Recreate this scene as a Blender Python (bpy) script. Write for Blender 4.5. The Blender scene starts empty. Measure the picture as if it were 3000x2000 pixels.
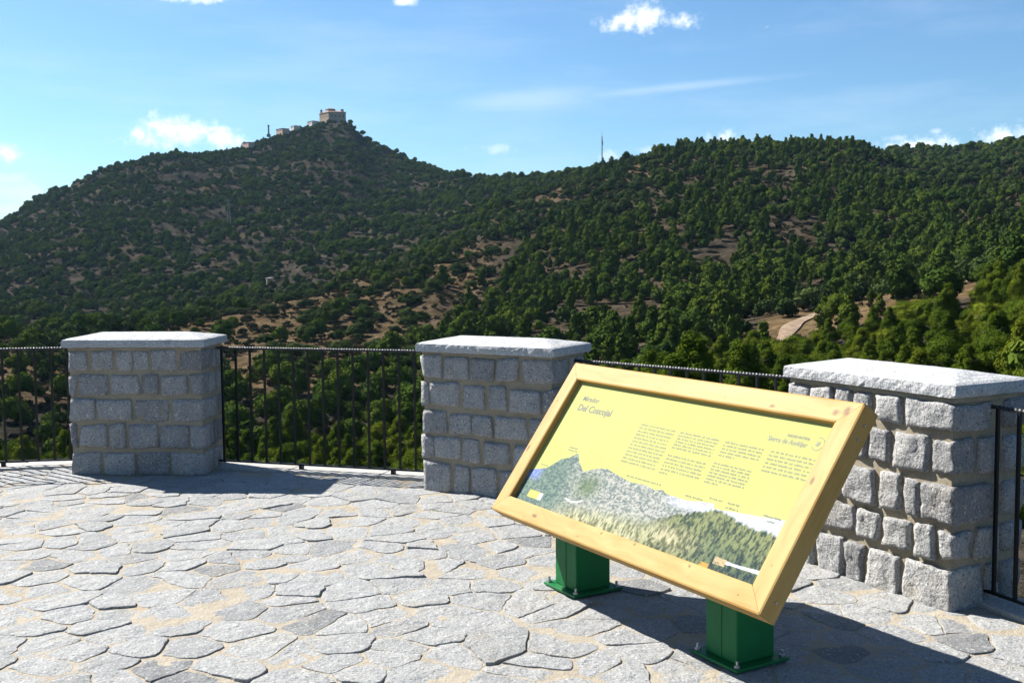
import bpy, math, random
import numpy as np
from mathutils import Vector, Matrix

rng = np.random.default_rng(7)
random.seed(7)
SC = bpy.context.scene
COL = SC.collection
PI = math.pi
R = math.radians

# ------------------------------------------------------------------ camera frame
CAM_H = 1.6
CF = np.array([0.0, 0.9971137, -0.07592278])
CR = np.array([0.99995686, -0.000705219, -0.009261832])
CU = np.array([0.00928864, 0.07591951, 0.99707068])
FPX = 3194.0
DS = 3000 / 2352.0


def ray(xd, yd):
    """direction through a point of the photograph (2352 px wide reading)"""
    d = CF * FPX + CR * (xd * DS - 1500) + CU * (1000 - yd * DS)
    return d / np.linalg.norm(d)


def az_el(xd, yd):
    d = ray(xd, yd)
    return math.atan2(d[0], d[1]), d[2] / math.hypot(d[0], d[1])


def proj(P):
    P = np.asarray(P, float) - np.array([0, 0, CAM_H])
    z = P @ CF
    z = np.where(z < 0.1, 0.1, z)
    return (1500 + FPX * (P @ CR) / z) / DS, (1000 - FPX * (P @ CU) / z) / DS


# ------------------------------------------------------------------ noise
_T2 = rng.random((256, 256))
_T3 = rng.random((64, 64, 64))


def vn2(x, y, s=1.0, seed=0):
    x = np.asarray(x, float) * s + seed * 17.31
    y = np.asarray(y, float) * s + seed * 7.77
    xi = np.floor(x).astype(int); yi = np.floor(y).astype(int)
    fx = x - xi; fy = y - yi
    fx = fx * fx * (3 - 2 * fx); fy = fy * fy * (3 - 2 * fy)
    a = _T2[xi & 255, yi & 255]; b = _T2[(xi + 1) & 255, yi & 255]
    c = _T2[xi & 255, (yi + 1) & 255]; d = _T2[(xi + 1) & 255, (yi + 1) & 255]
    return (a * (1 - fx) + b * fx) * (1 - fy) + (c * (1 - fx) + d * fx) * fy


def fbm2(x, y, s=1.0, octv=4, seed=0, gain=0.5):
    v = 0; a = 1; t = 0
    for o in range(octv):
        v = v + a * vn2(x, y, s * 2.03 ** o, seed + o * 3); t += a; a *= gain
    return v / t


def vn3(p, s=1.0, seed=0):
    p = np.asarray(p, float) * s + seed * np.array([3.1, 5.7, 9.3])
    i = np.floor(p).astype(int); f = p - i; f = f * f * (3 - 2 * f)
    r = 0
    for dx in (0, 1):
        for dy in (0, 1):
            for dz in (0, 1):
                w = (f[..., 0] if dx else 1 - f[..., 0]) * (f[..., 1] if dy else 1 - f[..., 1]) * (f[..., 2] if dz else 1 - f[..., 2])
                r = r + w * _T3[(i[..., 0] + dx) & 63, (i[..., 1] + dy) & 63, (i[..., 2] + dz) & 63]
    return r


# ------------------------------------------------------------------ objects
def tag(o, label=None, cat=None, group=None, kind=None):
    if label: o['label'] = label
    if cat: o['category'] = cat
    if group: o['group'] = group
    if kind: o['kind'] = kind
    return o


def empty(name, loc=(0, 0, 0), rotz=0.0):
    o = bpy.data.objects.new(name, None)
    o.empty_display_size = 0.2
    o.location = loc; o.rotation_euler = (0, 0, rotz)
    COL.objects.link(o)
    return o


def link(name, me, parent=None):
    o = bpy.data.objects.new(name, me)
    COL.objects.link(o)
    if parent is not None: o.parent = parent
    return o


class MB:
    """collects verts / faces, links them as one mesh object"""
    def __init__(s):
        s.v = []; s.f = []; s.m = []; s.n = 0; s.t = []

    def add(s, v, f, mi=0, tint=0.5):
        v = np.asarray(v, float).reshape(-1, 3)
        s.v.append(v)
        for q in f: s.f.append(tuple(int(i) + s.n for i in q))
        s.m += [mi] * len(f)
        s.t += [tint] * len(v)
        s.n += len(v)

    def box(s, c, size, rot=None, mi=0, tint=0.5):
        x, y, z = np.array(size) / 2
        v = np.array([[-x, -y, -z], [x, -y, -z], [x, y, -z], [-x, y, -z], [-x, -y, z], [x, -y, z], [x, y, z], [-x, y, z]])
        if rot is not None: v = v @ np.asarray(rot).T
        s.add(v + np.array(c), [(0, 3, 2, 1), (4, 5, 6, 7), (0, 1, 5, 4), (1, 2, 6, 5), (2, 3, 7, 6), (3, 0, 4, 7)], mi, tint)

    def hexa(s, bot, top, mi=0, tint=0.5):
        s.add(list(bot) + list(top), [(0, 3, 2, 1), (4, 5, 6, 7), (0, 1, 5, 4), (1, 2, 6, 5), (2, 3, 7, 6), (3, 0, 4, 7)], mi, tint)

    def tube(s, a, b, r0, r1=None, n=6, mi=0):
        a = np.array(a, float); b = np.array(b, float)
        r1 = r0 if r1 is None else r1
        d = b - a; d /= np.linalg.norm(d)
        u = np.cross(d, [0, 0, 1.0])
        if np.linalg.norm(u) < 1e-3: u = np.array([1.0, 0, 0])
        u /= np.linalg.norm(u); w = np.cross(d, u)
        an = np.arange(n) * 2 * PI / n
        ring = np.outer(np.cos(an), u) + np.outer(np.sin(an), w)
        v = np.concatenate([a + ring * r0, b + ring * r1])
        f = [(i, (i + 1) % n, n + (i + 1) % n, n + i) for i in range(n)]
        f += [tuple(range(n))[::-1], tuple(range(n, 2 * n))]
        s.add(v, f, mi)

    def mesh(s, name, mats, smooth=False, tint=False):
        me = bpy.data.meshes.new(name)
        V = np.concatenate(s.v)
        me.from_pydata(V.tolist(), [], s.f)
        for m in (mats if isinstance(mats, (list, tuple)) else [mats]): me.materials.append(m)
        me.polygons.foreach_set('material_index', s.m)
        if smooth: me.polygons.foreach_set('use_smooth', [q == 0 for q in s.m])
        if tint:
            a = me.attributes.new('tint', 'FLOAT', 'POINT')
            a.data.foreach_set('value', s.t)
        me.update()
        return me

    def build(s, name, mats, parent=None, smooth=False, tint=False):
        return link(name, s.mesh(name, mats, smooth, tint), parent)


def bevel(o, w=0.004, seg=2):
    m = o.modifiers.new('Bevel', 'BEVEL'); m.width = w; m.segments = seg; m.limit_method = 'ANGLE'
    return o


# ------------------------------------------------------------------ materials
def nmat(name):
    m = bpy.data.materials.new(name); m.use_nodes = True
    nt = m.node_tree
    b = nt.nodes['Principled BSDF']
    return m, nt, b


def N(nt, t, **kw):
    n = nt.nodes.new(t)
    for k, v in kw.items():
        if k in n.inputs: n.inputs[k].default_value = v
        else: setattr(n, k, v)
    return n


def coords(nt, kind='Object'):
    return N(nt, 'ShaderNodeTexCoord').outputs[kind]


def noise(nt, vec, scale, detail=4, rough=0.55, out='Fac'):
    n = N(nt, 'ShaderNodeTexNoise'); n.inputs['Scale'].default_value = scale
    n.inputs['Detail'].default_value = detail; n.inputs['Roughness'].default_value = rough
    if vec is not None: nt.links.new(vec, n.inputs['Vector'])
    return n.outputs[out]


def ramp(nt, fac, stops):
    r = N(nt, 'ShaderNodeValToRGB')
    el = r.color_ramp.elements
    while len(el) < len(stops): el.new(0.5)
    for e, (p, c) in zip(el, stops):
        e.position = p; e.color = (*c, 1) if len(c) == 3 else c
    nt.links.new(fac, r.inputs['Fac'])
    return r.outputs['Color']


def mix(nt, fac, a, b, blend='MIX'):
    m = N(nt, 'ShaderNodeMix'); m.data_type = 'RGBA'; m.blend_type = blend
    for s, val in ((0, fac), (6, a), (7, b)):
        if hasattr(val, 'is_linked') or isinstance(val, bpy.types.NodeSocket): nt.links.new(val, m.inputs[s])
        elif s == 0: m.inputs[0].default_value = val
        else: m.inputs[s].default_value = (*val, 1) if len(val) == 3 else val
    return m.outputs[2]


def math_(nt, op, a, b=0.0, clamp=False):
    m = N(nt, 'ShaderNodeMath'); m.operation = op; m.use_clamp = clamp
    for i, val in ((0, a), (1, b)):
        if isinstance(val, bpy.types.NodeSocket): nt.links.new(val, m.inputs[i])
        else: m.inputs[i].default_value = val
    return m.outputs[0]


def bump(nt, bsdf, h, strength=0.5, dist=0.01, prev=None):
    b = N(nt, 'ShaderNodeBump'); b.inputs['Strength'].default_value = strength; b.inputs['Distance'].default_value = dist
    nt.links.new(h, b.inputs['Height'])
    if prev is not None: nt.links.new(prev, b.inputs['Normal'])
    nt.links.new(b.outputs[0], bsdf.inputs['Normal'])
    return b.outputs[0]


def attr(nt, name, out='Fac'):
    a = N(nt, 'ShaderNodeAttribute'); a.attribute_name = name
    return a.outputs[out]


def granite(name, lo, hi, speck=(0.06, 0.06, 0.065), warm=(0.34, 0.29, 0.22), bstr=0.6, bdist=0.012, sp=1.0):
    m, nt, b = nmat(name)
    v = coords(nt)
    t = attr(nt, 'tint')
    base = ramp(nt, noise(nt, v, 9 * sp, 5, 0.65), [(0.3, lo), (0.7, hi)])
    tn = ramp(nt, t, [(0.0, (0.62, 0.62, 0.63)), (0.5, (1, 1, 1)), (1.0, (1.14, 1.13, 1.11))])
    base = mix(nt, 1.0, base, tn, 'MULTIPLY')
    wm = ramp(nt, noise(nt, v, 5.0, 4, 0.6), [(0.54, (0, 0, 0)), (0.74, (1, 1, 1))])
    base = mix(nt, math_(nt, 'MULTIPLY', wm, 0.45), base, warm)
    sp1 = ramp(nt, noise(nt, v, 95 * sp, 2, 0.6), [(0.54, (0, 0, 0)), (0.66, (1, 1, 1))])
    base = mix(nt, math_(nt, 'MULTIPLY', sp1, 0.7), base, speck)
    sp2 = ramp(nt, noise(nt, v, 70 * sp, 2, 0.5), [(0.60, (0, 0, 0)), (0.70, (1, 1, 1))])
    base = mix(nt, math_(nt, 'MULTIPLY', sp2, 0.6), base, tuple(min(1, c * 1.7) for c in hi))
    nt.links.new(base, b.inputs['Base Color'])
    b.inputs['Roughness'].default_value = 0.85
    b.inputs['Specular IOR Level'].default_value = 0.25
    p = bump(nt, b, noise(nt, v, 60 * sp, 5, 0.7), bstr, bdist)
    bump(nt, b, noise(nt, v, 16 * sp, 4, 0.6), bstr, bdist * 2, p)
    return m


def mortar(name, c1, c2, rust=None, bs=0.6):
    m, nt, b = nmat(name)
    v = coords(nt)
    base = ramp(nt, noise(nt, v, 6, 6, 0.65), [(0.3, c1), (0.7, c2)])
    fine = ramp(nt, noise(nt, v, 120, 3, 0.6), [(0.3, (0.78, 0.78, 0.78)), (0.7, (1.12, 1.12, 1.12))])
    base = mix(nt, 1.0, base, fine, 'MULTIPLY')
    if rust:
        rm = ramp(nt, noise(nt, v, 3.1, 3, 0.6), [(0.63, (0, 0, 0)), (0.75, (1, 1, 1))])
        base = mix(nt, math_(nt, 'MULTIPLY', rm, 0.6), base, rust)
    nt.links.new(base, b.inputs['Base Color'])
    b.inputs['Roughness'].default_value = 0.95
    b.inputs['Specular IOR Level'].default_value = 0.15
    p = bump(nt, b, noise(nt, v, 90, 4, 0.7), bs, 0.006)
    bump(nt, b, noise(nt, v, 18, 4, 0.6), bs, 0.02, p)
    return m


M = {}
M['wall_stone'] = granite('rough_granite', (0.2300, 0.2315, 0.2374), (0.3339, 0.3317, 0.3265), bstr=0.75, bdist=0.014)
M['wall_mortar'] = mortar('wall_mortar', (0.225, 0.190, 0.138), (0.310, 0.270, 0.203), rust=(0.24, 0.13, 0.05), bs=0.2)
M['cap'] = granite('cap_granite', (0.3120, 0.3198, 0.3276), (0.3822, 0.3900, 0.3978), speck=(0.1014, 0.1014, 0.1092), warm=(0.3432, 0.3276, 0.3042), bstr=0.6, bdist=0.009, sp=1.3)
M['flag'] = granite('flag_granite', (0.2037, 0.2105, 0.2161), (0.2728, 0.2756, 0.2710), speck=(0.0923, 0.0918, 0.0951), warm=(0.2614, 0.2296, 0.1721), bstr=0.7, bdist=0.010)
M['bed'] = mortar('paving_mortar', (0.255, 0.222, 0.172), (0.325, 0.292, 0.236), rust=(0.27, 0.17, 0.09))
M['kerb'] = granite('kerb_granite', (0.2850, 0.2775, 0.2625), (0.3600, 0.3525, 0.3375), speck=(0.1500, 0.1500, 0.1500), bstr=0.4, bdist=0.006)

m, nt, b = nmat('black_iron')
b.inputs['Base Color'].default_value = (0.007, 0.007, 0.008, 1); b.inputs['Metallic'].default_value = 0.0
b.inputs['Roughness'].default_value = 0.42; b.inputs['Specular IOR Level'].default_value = 0.3
bump(nt, b, noise(nt, coords(nt), 160, 3), 0.15, 0.002)
M['iron'] = m
m, nt, b = nmat('black_iron_glossy')  # same iron, lighter and glossier so the twisted rail shows glints
b.inputs['Base Color'].default_value = (0.02, 0.02, 0.021, 1); b.inputs['Roughness'].default_value = 0.38; b.inputs['Specular IOR Level'].default_value = 0.5
M['iron_rail'] = m

m, nt, b = nmat('green_paint')
v = coords(nt)
nt.links.new(ramp(nt, noise(nt, v, 5, 5, 0.6), [(0.3, (0.0034, 0.1012, 0.0265)), (0.75, (0.0051, 0.1309, 0.0354))]), b.inputs['Base Color'])
nt.links.new(ramp(nt, noise(nt, v, 14, 4, 0.6), [(0.3, (0.42, 0.42, 0.42)), (0.8, (0.6, 0.6, 0.6))]), b.inputs['Roughness'])
b.inputs['Specular IOR Level'].default_value = 0.25
bump(nt, b, noise(nt, v, 220, 2), 0.10, 0.001)
M['green'] = m

m, nt, b = nmat('galvanised_bolt')
b.inputs['Base Color'].default_value = (0.42, 0.42, 0.43, 1); b.inputs['Metallic'].default_value = 1; b.inputs['Roughness'].default_value = 0.4
M['bolt'] = m


def wood(name):
    m, nt, b = nmat(name)
    v = coords(nt)
    mp = N(nt, 'ShaderNodeMapping'); nt.links.new(v, mp.inputs['Vector']); mp.inputs['Scale'].default_value = (1.0, 14.0, 14.0)
    ad = N(nt, 'ShaderNodeVectorMath'); ad.operation = 'ADD'
    nt.links.new(mp.outputs[0], ad.inputs[0])
    lw = N(nt, 'ShaderNodeTexNoise'); lw.inputs['Scale'].default_value = 2.5; nt.links.new(v, lw.inputs['Vector'])
    sc = N(nt, 'ShaderNodeVectorMath'); sc.operation = 'SCALE'; sc.inputs['Scale'].default_value = 1.4
    nt.links.new(lw.outputs['Color'], sc.inputs[0]); nt.links.new(sc.outputs[0], ad.inputs[1])
    w = N(nt, 'ShaderNodeTexNoise'); w.inputs['Scale'].default_value = 1.7; w.inputs['Detail'].default_value = 6; w.inputs['Roughness'].default_value = 0.6
    nt.links.new(ad.outputs[0], w.inputs['Vector'])
    col = ramp(nt, w.outputs['Fac'], [(0.25, (0.2880, 0.1640, 0.0440)), (0.5, (0.3520, 0.2200, 0.0720)), (0.75, (0.3920, 0.2680, 0.1040))])
    # warm patches
    wp = ramp(nt, noise(nt, v, 3.0, 2), [(0.5, (1, 1, 1)), (0.8, (0.95, 0.82, 0.62))])
    col = mix(nt, 1.0, col, wp, 'MULTIPLY')
    # knots: a vertex attribute set where the boards have them
    k = attr(nt, 'knot')
    kn = ramp(nt, math_(nt, 'ADD', k, math_(nt, 'MULTIPLY', math_(nt, 'SUBTRACT', noise(nt, v, 60, 2), 0.5), 0.5)), [(0.35, (0, 0, 0)), (0.85, (1, 1, 1))])
    col = mix(nt, math_(nt, 'MULTIPLY', kn, 0.85), col, (0.11, 0.060, 0.022))
    nt.links.new(col, b.inputs['Base Color'])
    b.inputs['Roughness'].default_value = 0.55
    b.inputs['Specular IOR Level'].default_value = 0.12
    bump(nt, b, w.outputs['Fac'], 0.15, 0.003)
    return m


M['wood'] = wood('varnished_pine')

m, nt, b = nmat('yellow_print')
nt.links.new(ramp(nt, noise(nt, coords(nt), 2.0, 2), [(0.3, (0.3007, 0.3055, 0.1024)), (0.7, (0.3146, 0.3197, 0.1161))]), b.inputs['Base Color'])
b.inputs['Roughness'].default_value = 0.7; b.inputs['Specular IOR Level'].default_value = 0.06
M['yellow'] = m


def plain(name, c, rough=0.6, spec=0.25, var=0.0):
    m, nt, b = nmat(name)
    if var:
        nt.links.new(ramp(nt, noise(nt, coords(nt), 0.9, 5, 0.65), [(0.25, tuple(x * (1 - var) for x in c)), (0.75, tuple(min(1, x * (1 + var)) for x in c))]), b.inputs['Base Color'])
    else:
        b.inputs['Base Color'].default_value = (*c, 1)
    b.inputs['Roughness'].default_value = rough; b.inputs['Specular IOR Level'].default_value = spec
    return m


M['ink'] = plain('print_ink', (0.045, 0.05, 0.045))
M['ink_body'] = plain('print_ink_body', (0.1200, 0.1280, 0.0560))
M['ink_logo'] = plain('print_ink_logo', (0.0960, 0.1040, 0.0800))
M['white'] = plain('print_white', (0.3750, 0.3750, 0.3675))
M['logo_yellow'] = plain('print_logo_yellow', (0.3750, 0.2700, 0.0090))
M['logo_red'] = plain('print_logo_red', (0.55, 0.2, 0.03))
m, nt, b = nmat('printed_picture')
nt.links.new(attr(nt, 'print', 'Color'), b.inputs['Base Color'])
b.inputs['Roughness'].default_value = 0.7; b.inputs['Specular IOR Level'].default_value = 0.06
M['print'] = m


def foliage(name, lo, mid, hi, transl=0.25):
    m, nt, b = nmat(name)
    oi = N(nt, 'ShaderNodeObjectInfo')
    v = coords(nt)
    n1 = noise(nt, v, 1.9, 4, 0.65)
    f = math_(nt, 'ADD', math_(nt, 'MULTIPLY', n1, 0.55), math_(nt, 'MULTIPLY', oi.outputs['Random'], 0.45))
    col = ramp(nt, f, [(0.2, lo), (0.5, mid), (0.8, hi)])
    nt.links.new(col, b.inputs['Base Color'])
    b.inputs['Roughness'].default_value = 0.8; b.inputs['Specular IOR Level'].default_value = 0.0
    tr = N(nt, 'ShaderNodeBsdfTranslucent')
    nt.links.new(mix(nt, 1.0, col, (1.15, 1.25, 0.6), 'MULTIPLY'), tr.inputs['Color'])
    mx = N(nt, 'ShaderNodeMixShader'); mx.inputs[0].default_value = transl
    out = nt.nodes['Material Output']
    nt.links.new(b.outputs[0], mx.inputs[1]); nt.links.new(tr.outputs[0], mx.inputs[2]); nt.links.new(mx.outputs[0], out.inputs['Surface'])
    return m


M['pine'] = foliage('pine_needles', (0.0300, 0.0517, 0.0060), (0.0581, 0.0846, 0.0085), (0.0970, 0.1135, 0.0109), 0.12)
M['pine_far'] = foliage('pine_needles_far', (0.0270, 0.0514, 0.0105), (0.0485, 0.0769, 0.0129), (0.0813, 0.1047, 0.0150), 0.06)
M['bush'] = foliage('bush_leaves', (0.0194, 0.0352, 0.0114), (0.0351, 0.0546, 0.0163), (0.0562, 0.0748, 0.0219), 0.06)
M['scrub'] = foliage('scrub_leaves', (0.0215, 0.0258, 0.0131), (0.0359, 0.0370, 0.0191), (0.0568, 0.0478, 0.0263), 0.1)
M['bark'] = plain('pine_bark', (0.10, 0.07, 0.05), 0.9, 0.1, 0.3)

# terrain soil
m, nt, b = nmat('hillside_soil')
v = coords(nt)
z = attr(nt, 'soil')
n_big = noise(nt, v, 0.018, 6, 0.65)
n_mid = noise(nt, v, 0.11, 6, 0.7)
n_fin = noise(nt, v, 0.55, 5, 0.7)
dark = ramp(nt, n_mid, [(0.30, (0.0154, 0.0148, 0.0117)), (0.48, (0.0279, 0.0255, 0.0211)), (0.60, (0.0444, 0.0385, 0.0327)), (0.78, (0.0821, 0.0721, 0.0642))])
tan = ramp(nt, n_mid, [(0.28, (0.0483, 0.0349, 0.0199)), (0.50, (0.0965, 0.0666, 0.0361)), (0.70, (0.1476, 0.1072, 0.0641))])
fac = math_(nt, 'ADD', z, math_(nt, 'MULTIPLY', math_(nt, 'SUBTRACT', n_big, 0.5), 1.1), clamp=True)
col = mix(nt, fac, dark, tan)
fn = ramp(nt, n_fin, [(0.32, (0.42, 0.43, 0.42)), (0.68, (1.5, 1.47, 1.42))])
col = mix(nt, 1.0, col, fn, 'MULTIPLY')
rk = ramp(nt, noise(nt, v, 0.23, 4, 0.6), [(0.66, (0, 0, 0)), (0.72, (1, 1, 1))])
col = mix(nt, math_(nt, 'MULTIPLY', rk, 0.55), col, (0.1320, 0.1170, 0.1050))
nt.links.new(col, b.inputs['Base Color'])
b.inputs['Roughness'].default_value = 1.0; b.inputs['Specular IOR Level'].default_value = 0.0
bump(nt, b, n_fin, 0.8, 0.8)
M['soil'] = m
m, nt, b = nmat('dirt_track')
v = coords(nt)
nt.links.new(ramp(nt, noise(nt, v, 0.9, 6, 0.75), [(0.34, (0.085, 0.055, 0.034)), (0.50, (0.17, 0.115, 0.072)), (0.66, (0.25, 0.185, 0.125))]), b.inputs['Base Color'])  # dark end of the noise paints broken shadows into the dirt colour
b.inputs['Roughness'].default_value = 1.0
M['track'] = m

# ------------------------------------------------------------------ terrain
# columns: photo x -> knots (distance, z) or (distance, photo y as 'y')
COLS = {
    -900: [(15, -5), (40, -14), (80, -22), (130, -27), (190, -28), (300, -24), (500, -16), (800, 0), (1100, 20), (1500, 10)],
    -400: [(15, -5), (40, -14), (80, -22), (130, -27), (190, -27), (280, -20), (420, -14), (620, 8), (850, 34), (1050, 52), (1300, 40)],
    0: [(15, -5), (40, -14), (80, -22), (130, -27), (180, -26), (230, 'y', 850), (300, 'y', 775), (380, 'y', 790), (480, 'y', 755), (620, 'y', 690), (850, 'y', 590), (1050, 'y', 526), (1300, 'y', 560)],
    130: [(15, -5), (40, -14), (80, -22), (130, -27), (180, -26), (230, 'y', 850), (302, 'y', 770), (382, 'y', 786), (480, 'y', 750), (620, 'y', 680), (850, 'y', 555), (1060, 'y', 450), (1300, 'y', 480)],
    270: [(15, -5), (40, -14), (80, -22), (130, -27), (180, -26), (230, 'y', 850), (310, 'y', 758), (390, 'y', 775), (490, 'y', 738), (620, 'y', 668), (830, 'y', 530), (1080, 'y', 383), (1300, 'y', 430)],
    400: [(15, -5), (40, -14), (80, -22), (130, -27), (180, -26), (230, 'y', 855), (320, 'y', 746), (400, 'y', 762), (500, 'y', 720), (620, 'y', 655), (820, 'y', 510), (1100, 'y', 350), (1300, 'y', 390)],
    540: [(15, -5), (40, -14), (80, -22), (130, -27), (180, -26), (230, 'y', 855), (335, 'y', 722), (420, 'y', 735), (520, 'y', 690), (640, 'y', 630), (830, 'y', 500), (1150, 'y', 341), (1350, 'y', 380)],
    640: [(15, -5), (40, -14), (80, -22), (130, -27), (180, -25), (230, 'y', 857), (350, 'y', 698), (435, 'y', 707), (540, 'y', 660), (660, 'y', 600), (860, 'y', 470), (1200, 'y', 312), (1400, 'y', 360)],
    700: [(15, -5), (40, -14), (80, -22), (130, -27), (180, -25), (230, 'y', 858), (362, 'y', 684), (450, 'y', 690), (550, 'y', 640), (680, 'y', 580), (880, 'y', 450), (1230, 'y', 290), (1420, 'y', 350)],
    760: [(15, -5), (40, -14), (80, -22), (130, -27), (180, -25), (228, 'y', 858), (375, 'y', 668), (460, 'y', 674), (560, 'y', 625), (700, 'y', 560), (900, 'y', 435), (1250, 'y', 277), (1420, 'y', 345)],
    800: [(15, -5), (40, -14), (80, -22), (130, -27), (180, -25), (228, 'y', 858), (385, 'y', 655), (470, 'y', 660), (580, 'y', 610), (720, 'y', 545), (920, 'y', 430), (1250, 'y', 273), (1420, 'y', 350)],
    813: [(15, -5), (40, -14), (80, -22), (130, -27), (180, -25), (228, 'y', 858), (388, 'y', 651), (473, 'y', 655), (586, 'y', 605), (726, 'y', 541), (920, 'y', 430), (1248, 'y', 277), (1420, 'y', 355)],
    828: [(15, -5), (40, -14), (80, -22), (130, -27), (180, -25), (228, 'y', 858), (390, 'y', 648), (475, 'y', 652), (590, 'y', 602), (730, 'y', 540), (920, 'y', 435), (1245, 'y', 302), (1420, 'y', 370)],
    870: [(15, -5), (40, -14), (80, -22), (130, -27), (180, -25), (228, 'y', 856), (400, 'y', 632), (485, 'y', 637), (600, 'y', 590), (740, 'y', 530), (920, 'y', 440), (1220, 'y', 338), (1400, 'y', 390)],
    940: [(15, -5), (40, -14), (80, -22), (130, -27), (180, -25), (226, 'y', 852), (418, 'y', 608), (500, 'y', 612), (620, 'y', 570), (760, 'y', 510), (920, 'y', 445), (1150, 'y', 366), (1350, 'y', 410)],
    1000: [(15, -5), (40, -13), (80, -21), (130, -26), (175, -25), (224, 'y', 848), (435, 'y', 588), (510, 'y', 590), (640, 'y', 550), (780, 'y', 495), (920, 'y', 440), (1080, 'y', 386), (1300, 'y', 430)],
    1070: [(15, -5), (40, -13), (80, -20), (130, -25), (175, -24), (222, 'y', 842), (330, 'y', 700), (450, 'y', 566), (520, 'y', 560), (640, 'y', 530), (780, 'y', 480), (1010, 'y', 408), (1250, 'y', 450)],
    1130: [(15, -5), (40, -12), (80, -19), (130, -24), (175, -23), (220, 'y', 838), (330, 'y', 695), (460, 'y', 545), (560, 'y', 510), (700, 'y', 475), (960, 'y', 422), (1200, 'y', 460)],
    1240: [(15, -5), (40, -11), (80, -17), (130, -23), (175, -22), (210, 'y', 830), (330, 'y', 685), (460, 'y', 535), (560, 'y', 475), (750, 'y', 440), (930, 'y', 421), (1200, 'y', 450)],
    1320: [(15, -5), (40, -10), (80, -15), (130, -21), (170, -21), (205, 'y', 822), (325, 'y', 675), (455, 'y', 510), (560, 'y', 440), (740, 'y', 406), (900, 'y', 420), (1200, 'y', 440)],
    1400: [(15, -5), (40, -9.5), (80, -14), (130, -20), (165, -20), (200, 'y', 815), (320, 'y', 670), (450, 'y', 490), (560, 'y', 420), (690, 'y', 388), (820, 'y', 410), (1200, 'y', 430)],
    1520: [(15, -5), (40, -9), (80, -13), (130, -19), (160, -19), (190, 'y', 808), (310, 'y', 660), (450, 'y', 470), (570, 'y', 375), (640, 'y', 355), (800, 'y', 390), (1200, 'y', 420)],
    1680: [(15, -4.5), (40, -8.5), (80, -12), (130, -17), (160, -17.5), (185, 'y', 790), (310, 'y', 650), (450, 'y', 465), (580, 'y', 360), (640, 'y', 343), (800, 'y', 380), (1200, 'y', 410)],
    1800: [(15, -4), (40, -8), (80, -12), (125, -15), (165, -14), (190, 'y', 752), (320, 'y', 640), (450, 'y', 465), (570, 'y', 365), (630, 'y', 340), (800, 'y', 370), (1200, 'y', 410)],
    1860: [(15, -4), (40, -8), (80, -12), (125, -14), (160, -13), (200, 'y', 735), (330, 'y', 630), (450, 'y', 460), (560, 'y', 360), (620, 'y', 334), (800, 'y', 372), (1200, 'y', 400)],
    1960: [(15, -4), (40, -8), (80, -11.5), (125, -13), (165, -10), (220, 'y', 702), (340, 'y', 600), (460, 'y', 455), (580, 'y', 362), (630, 'y', 345), (760, 'y', 370), (1000, 'y', 362), (1300, 'y', 400)],
    2060: [(15, -4), (40, -7.5), (80, -11), (125, -11.5), (165, -8), (225, 'y', 678), (340, 'y', 585), (470, 'y', 455), (590, 'y', 395), (700, 'y', 372), (960, 'y', 355), (1200, 'y', 400)],
    2160: [(15, -4), (40, -7), (80, -10), (125, -10), (160, -6.5), (230, 'y', 655), (340, 'y', 570), (480, 'y', 450), (620, 'y', 395), (800, 'y', 360), (930, 'y', 350), (1200, 'y', 390)],
    2250: [(15, -3.5), (40, -6.5), (80, -9.5), (120, -9), (155, -6), (200, 'y', 655), (235, 'y', 632), (320, 'y', 570), (430, 'y', 490), (560, 'y', 420), (700, 'y', 375), (880, 'y', 346), (1150, 'y', 390)],
    2352: [(15, -3), (40, -6), (80, -9), (115, -7.5), (150, 'y', 672), (190, 'y', 632), (235, 'y', 618), (310, 'y', 560), (410, 'y', 495), (530, 'y', 430), (680, 'y', 375), (860, 'y', 342), (1150, 'y', 390)],
    2700: [(15, -3), (40, -6), (80, -8), (115, -4), (150, 0), (190, 5), (235, 6), (310, 14), (430, 30), (600, 58), (800, 78), (1000, 90), (1300, 80)],
    3300: [(15, -3), (40, -6), (80, -8), (115, -5), (150, -2), (250, 4), (400, 16), (600, 30), (900, 50), (1300, 45)],
}
RG = np.geomspace(5.0, 5200.0, 620)
azk = []; zk = []
for xd in sorted(COLS):
    a0, _ = az_el(xd, 600)
    rr = [4.0]; zz = [-1.2]
    for k in COLS[xd]:
        rr.append(k[0])
        if len(k) == 3:
            _, te = az_el(xd, k[2]); zz.append(CAM_H + k[0] * te)
        else: zz.append(k[1])
    rr += [2200.0, 5300.0]; zz += [zz[-1] * 0.35 - 30, -160.0]
    azk.append(a0); zk.append(np.interp(RG, rr, zz))
azk = np.array(azk); zk = np.array(zk)
gen = np.interp(RG, [4, 15, 60, 200, 600, 1500, 5300], [-1.2, -3, -8, -16, -25, -60, -160])
azk = np.concatenate([[-2.2, azk[0] - 0.5], azk, [azk[-1] + 0.5, 2.2]])
zk = np.concatenate([[gen, gen], zk, [gen, gen]])
AZ = np.concatenate([np.arange(-PI, -0.62, R(2.0)), np.arange(-0.62, 0.62, R(0.085)), np.arange(0.62, PI, R(2.0)), [PI]])
ZG = np.empty((len(AZ), len(RG)))
for j in range(len(RG)): ZG[:, j] = np.interp(AZ, azk, zk[:, j])


def smooth(a, w, axis):
    k = np.exp(-0.5 * (np.arange(-3 * w, 3 * w + 1) / w) ** 2); k /= k.sum()
    pad = [(0, 0), (0, 0)]; pad[axis] = (3 * w, 3 * w)
    p = np.pad(a, pad, 'edge')
    return np.apply_along_axis(lambda r: np.convolve(r, k, 'valid'), axis, p)


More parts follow.
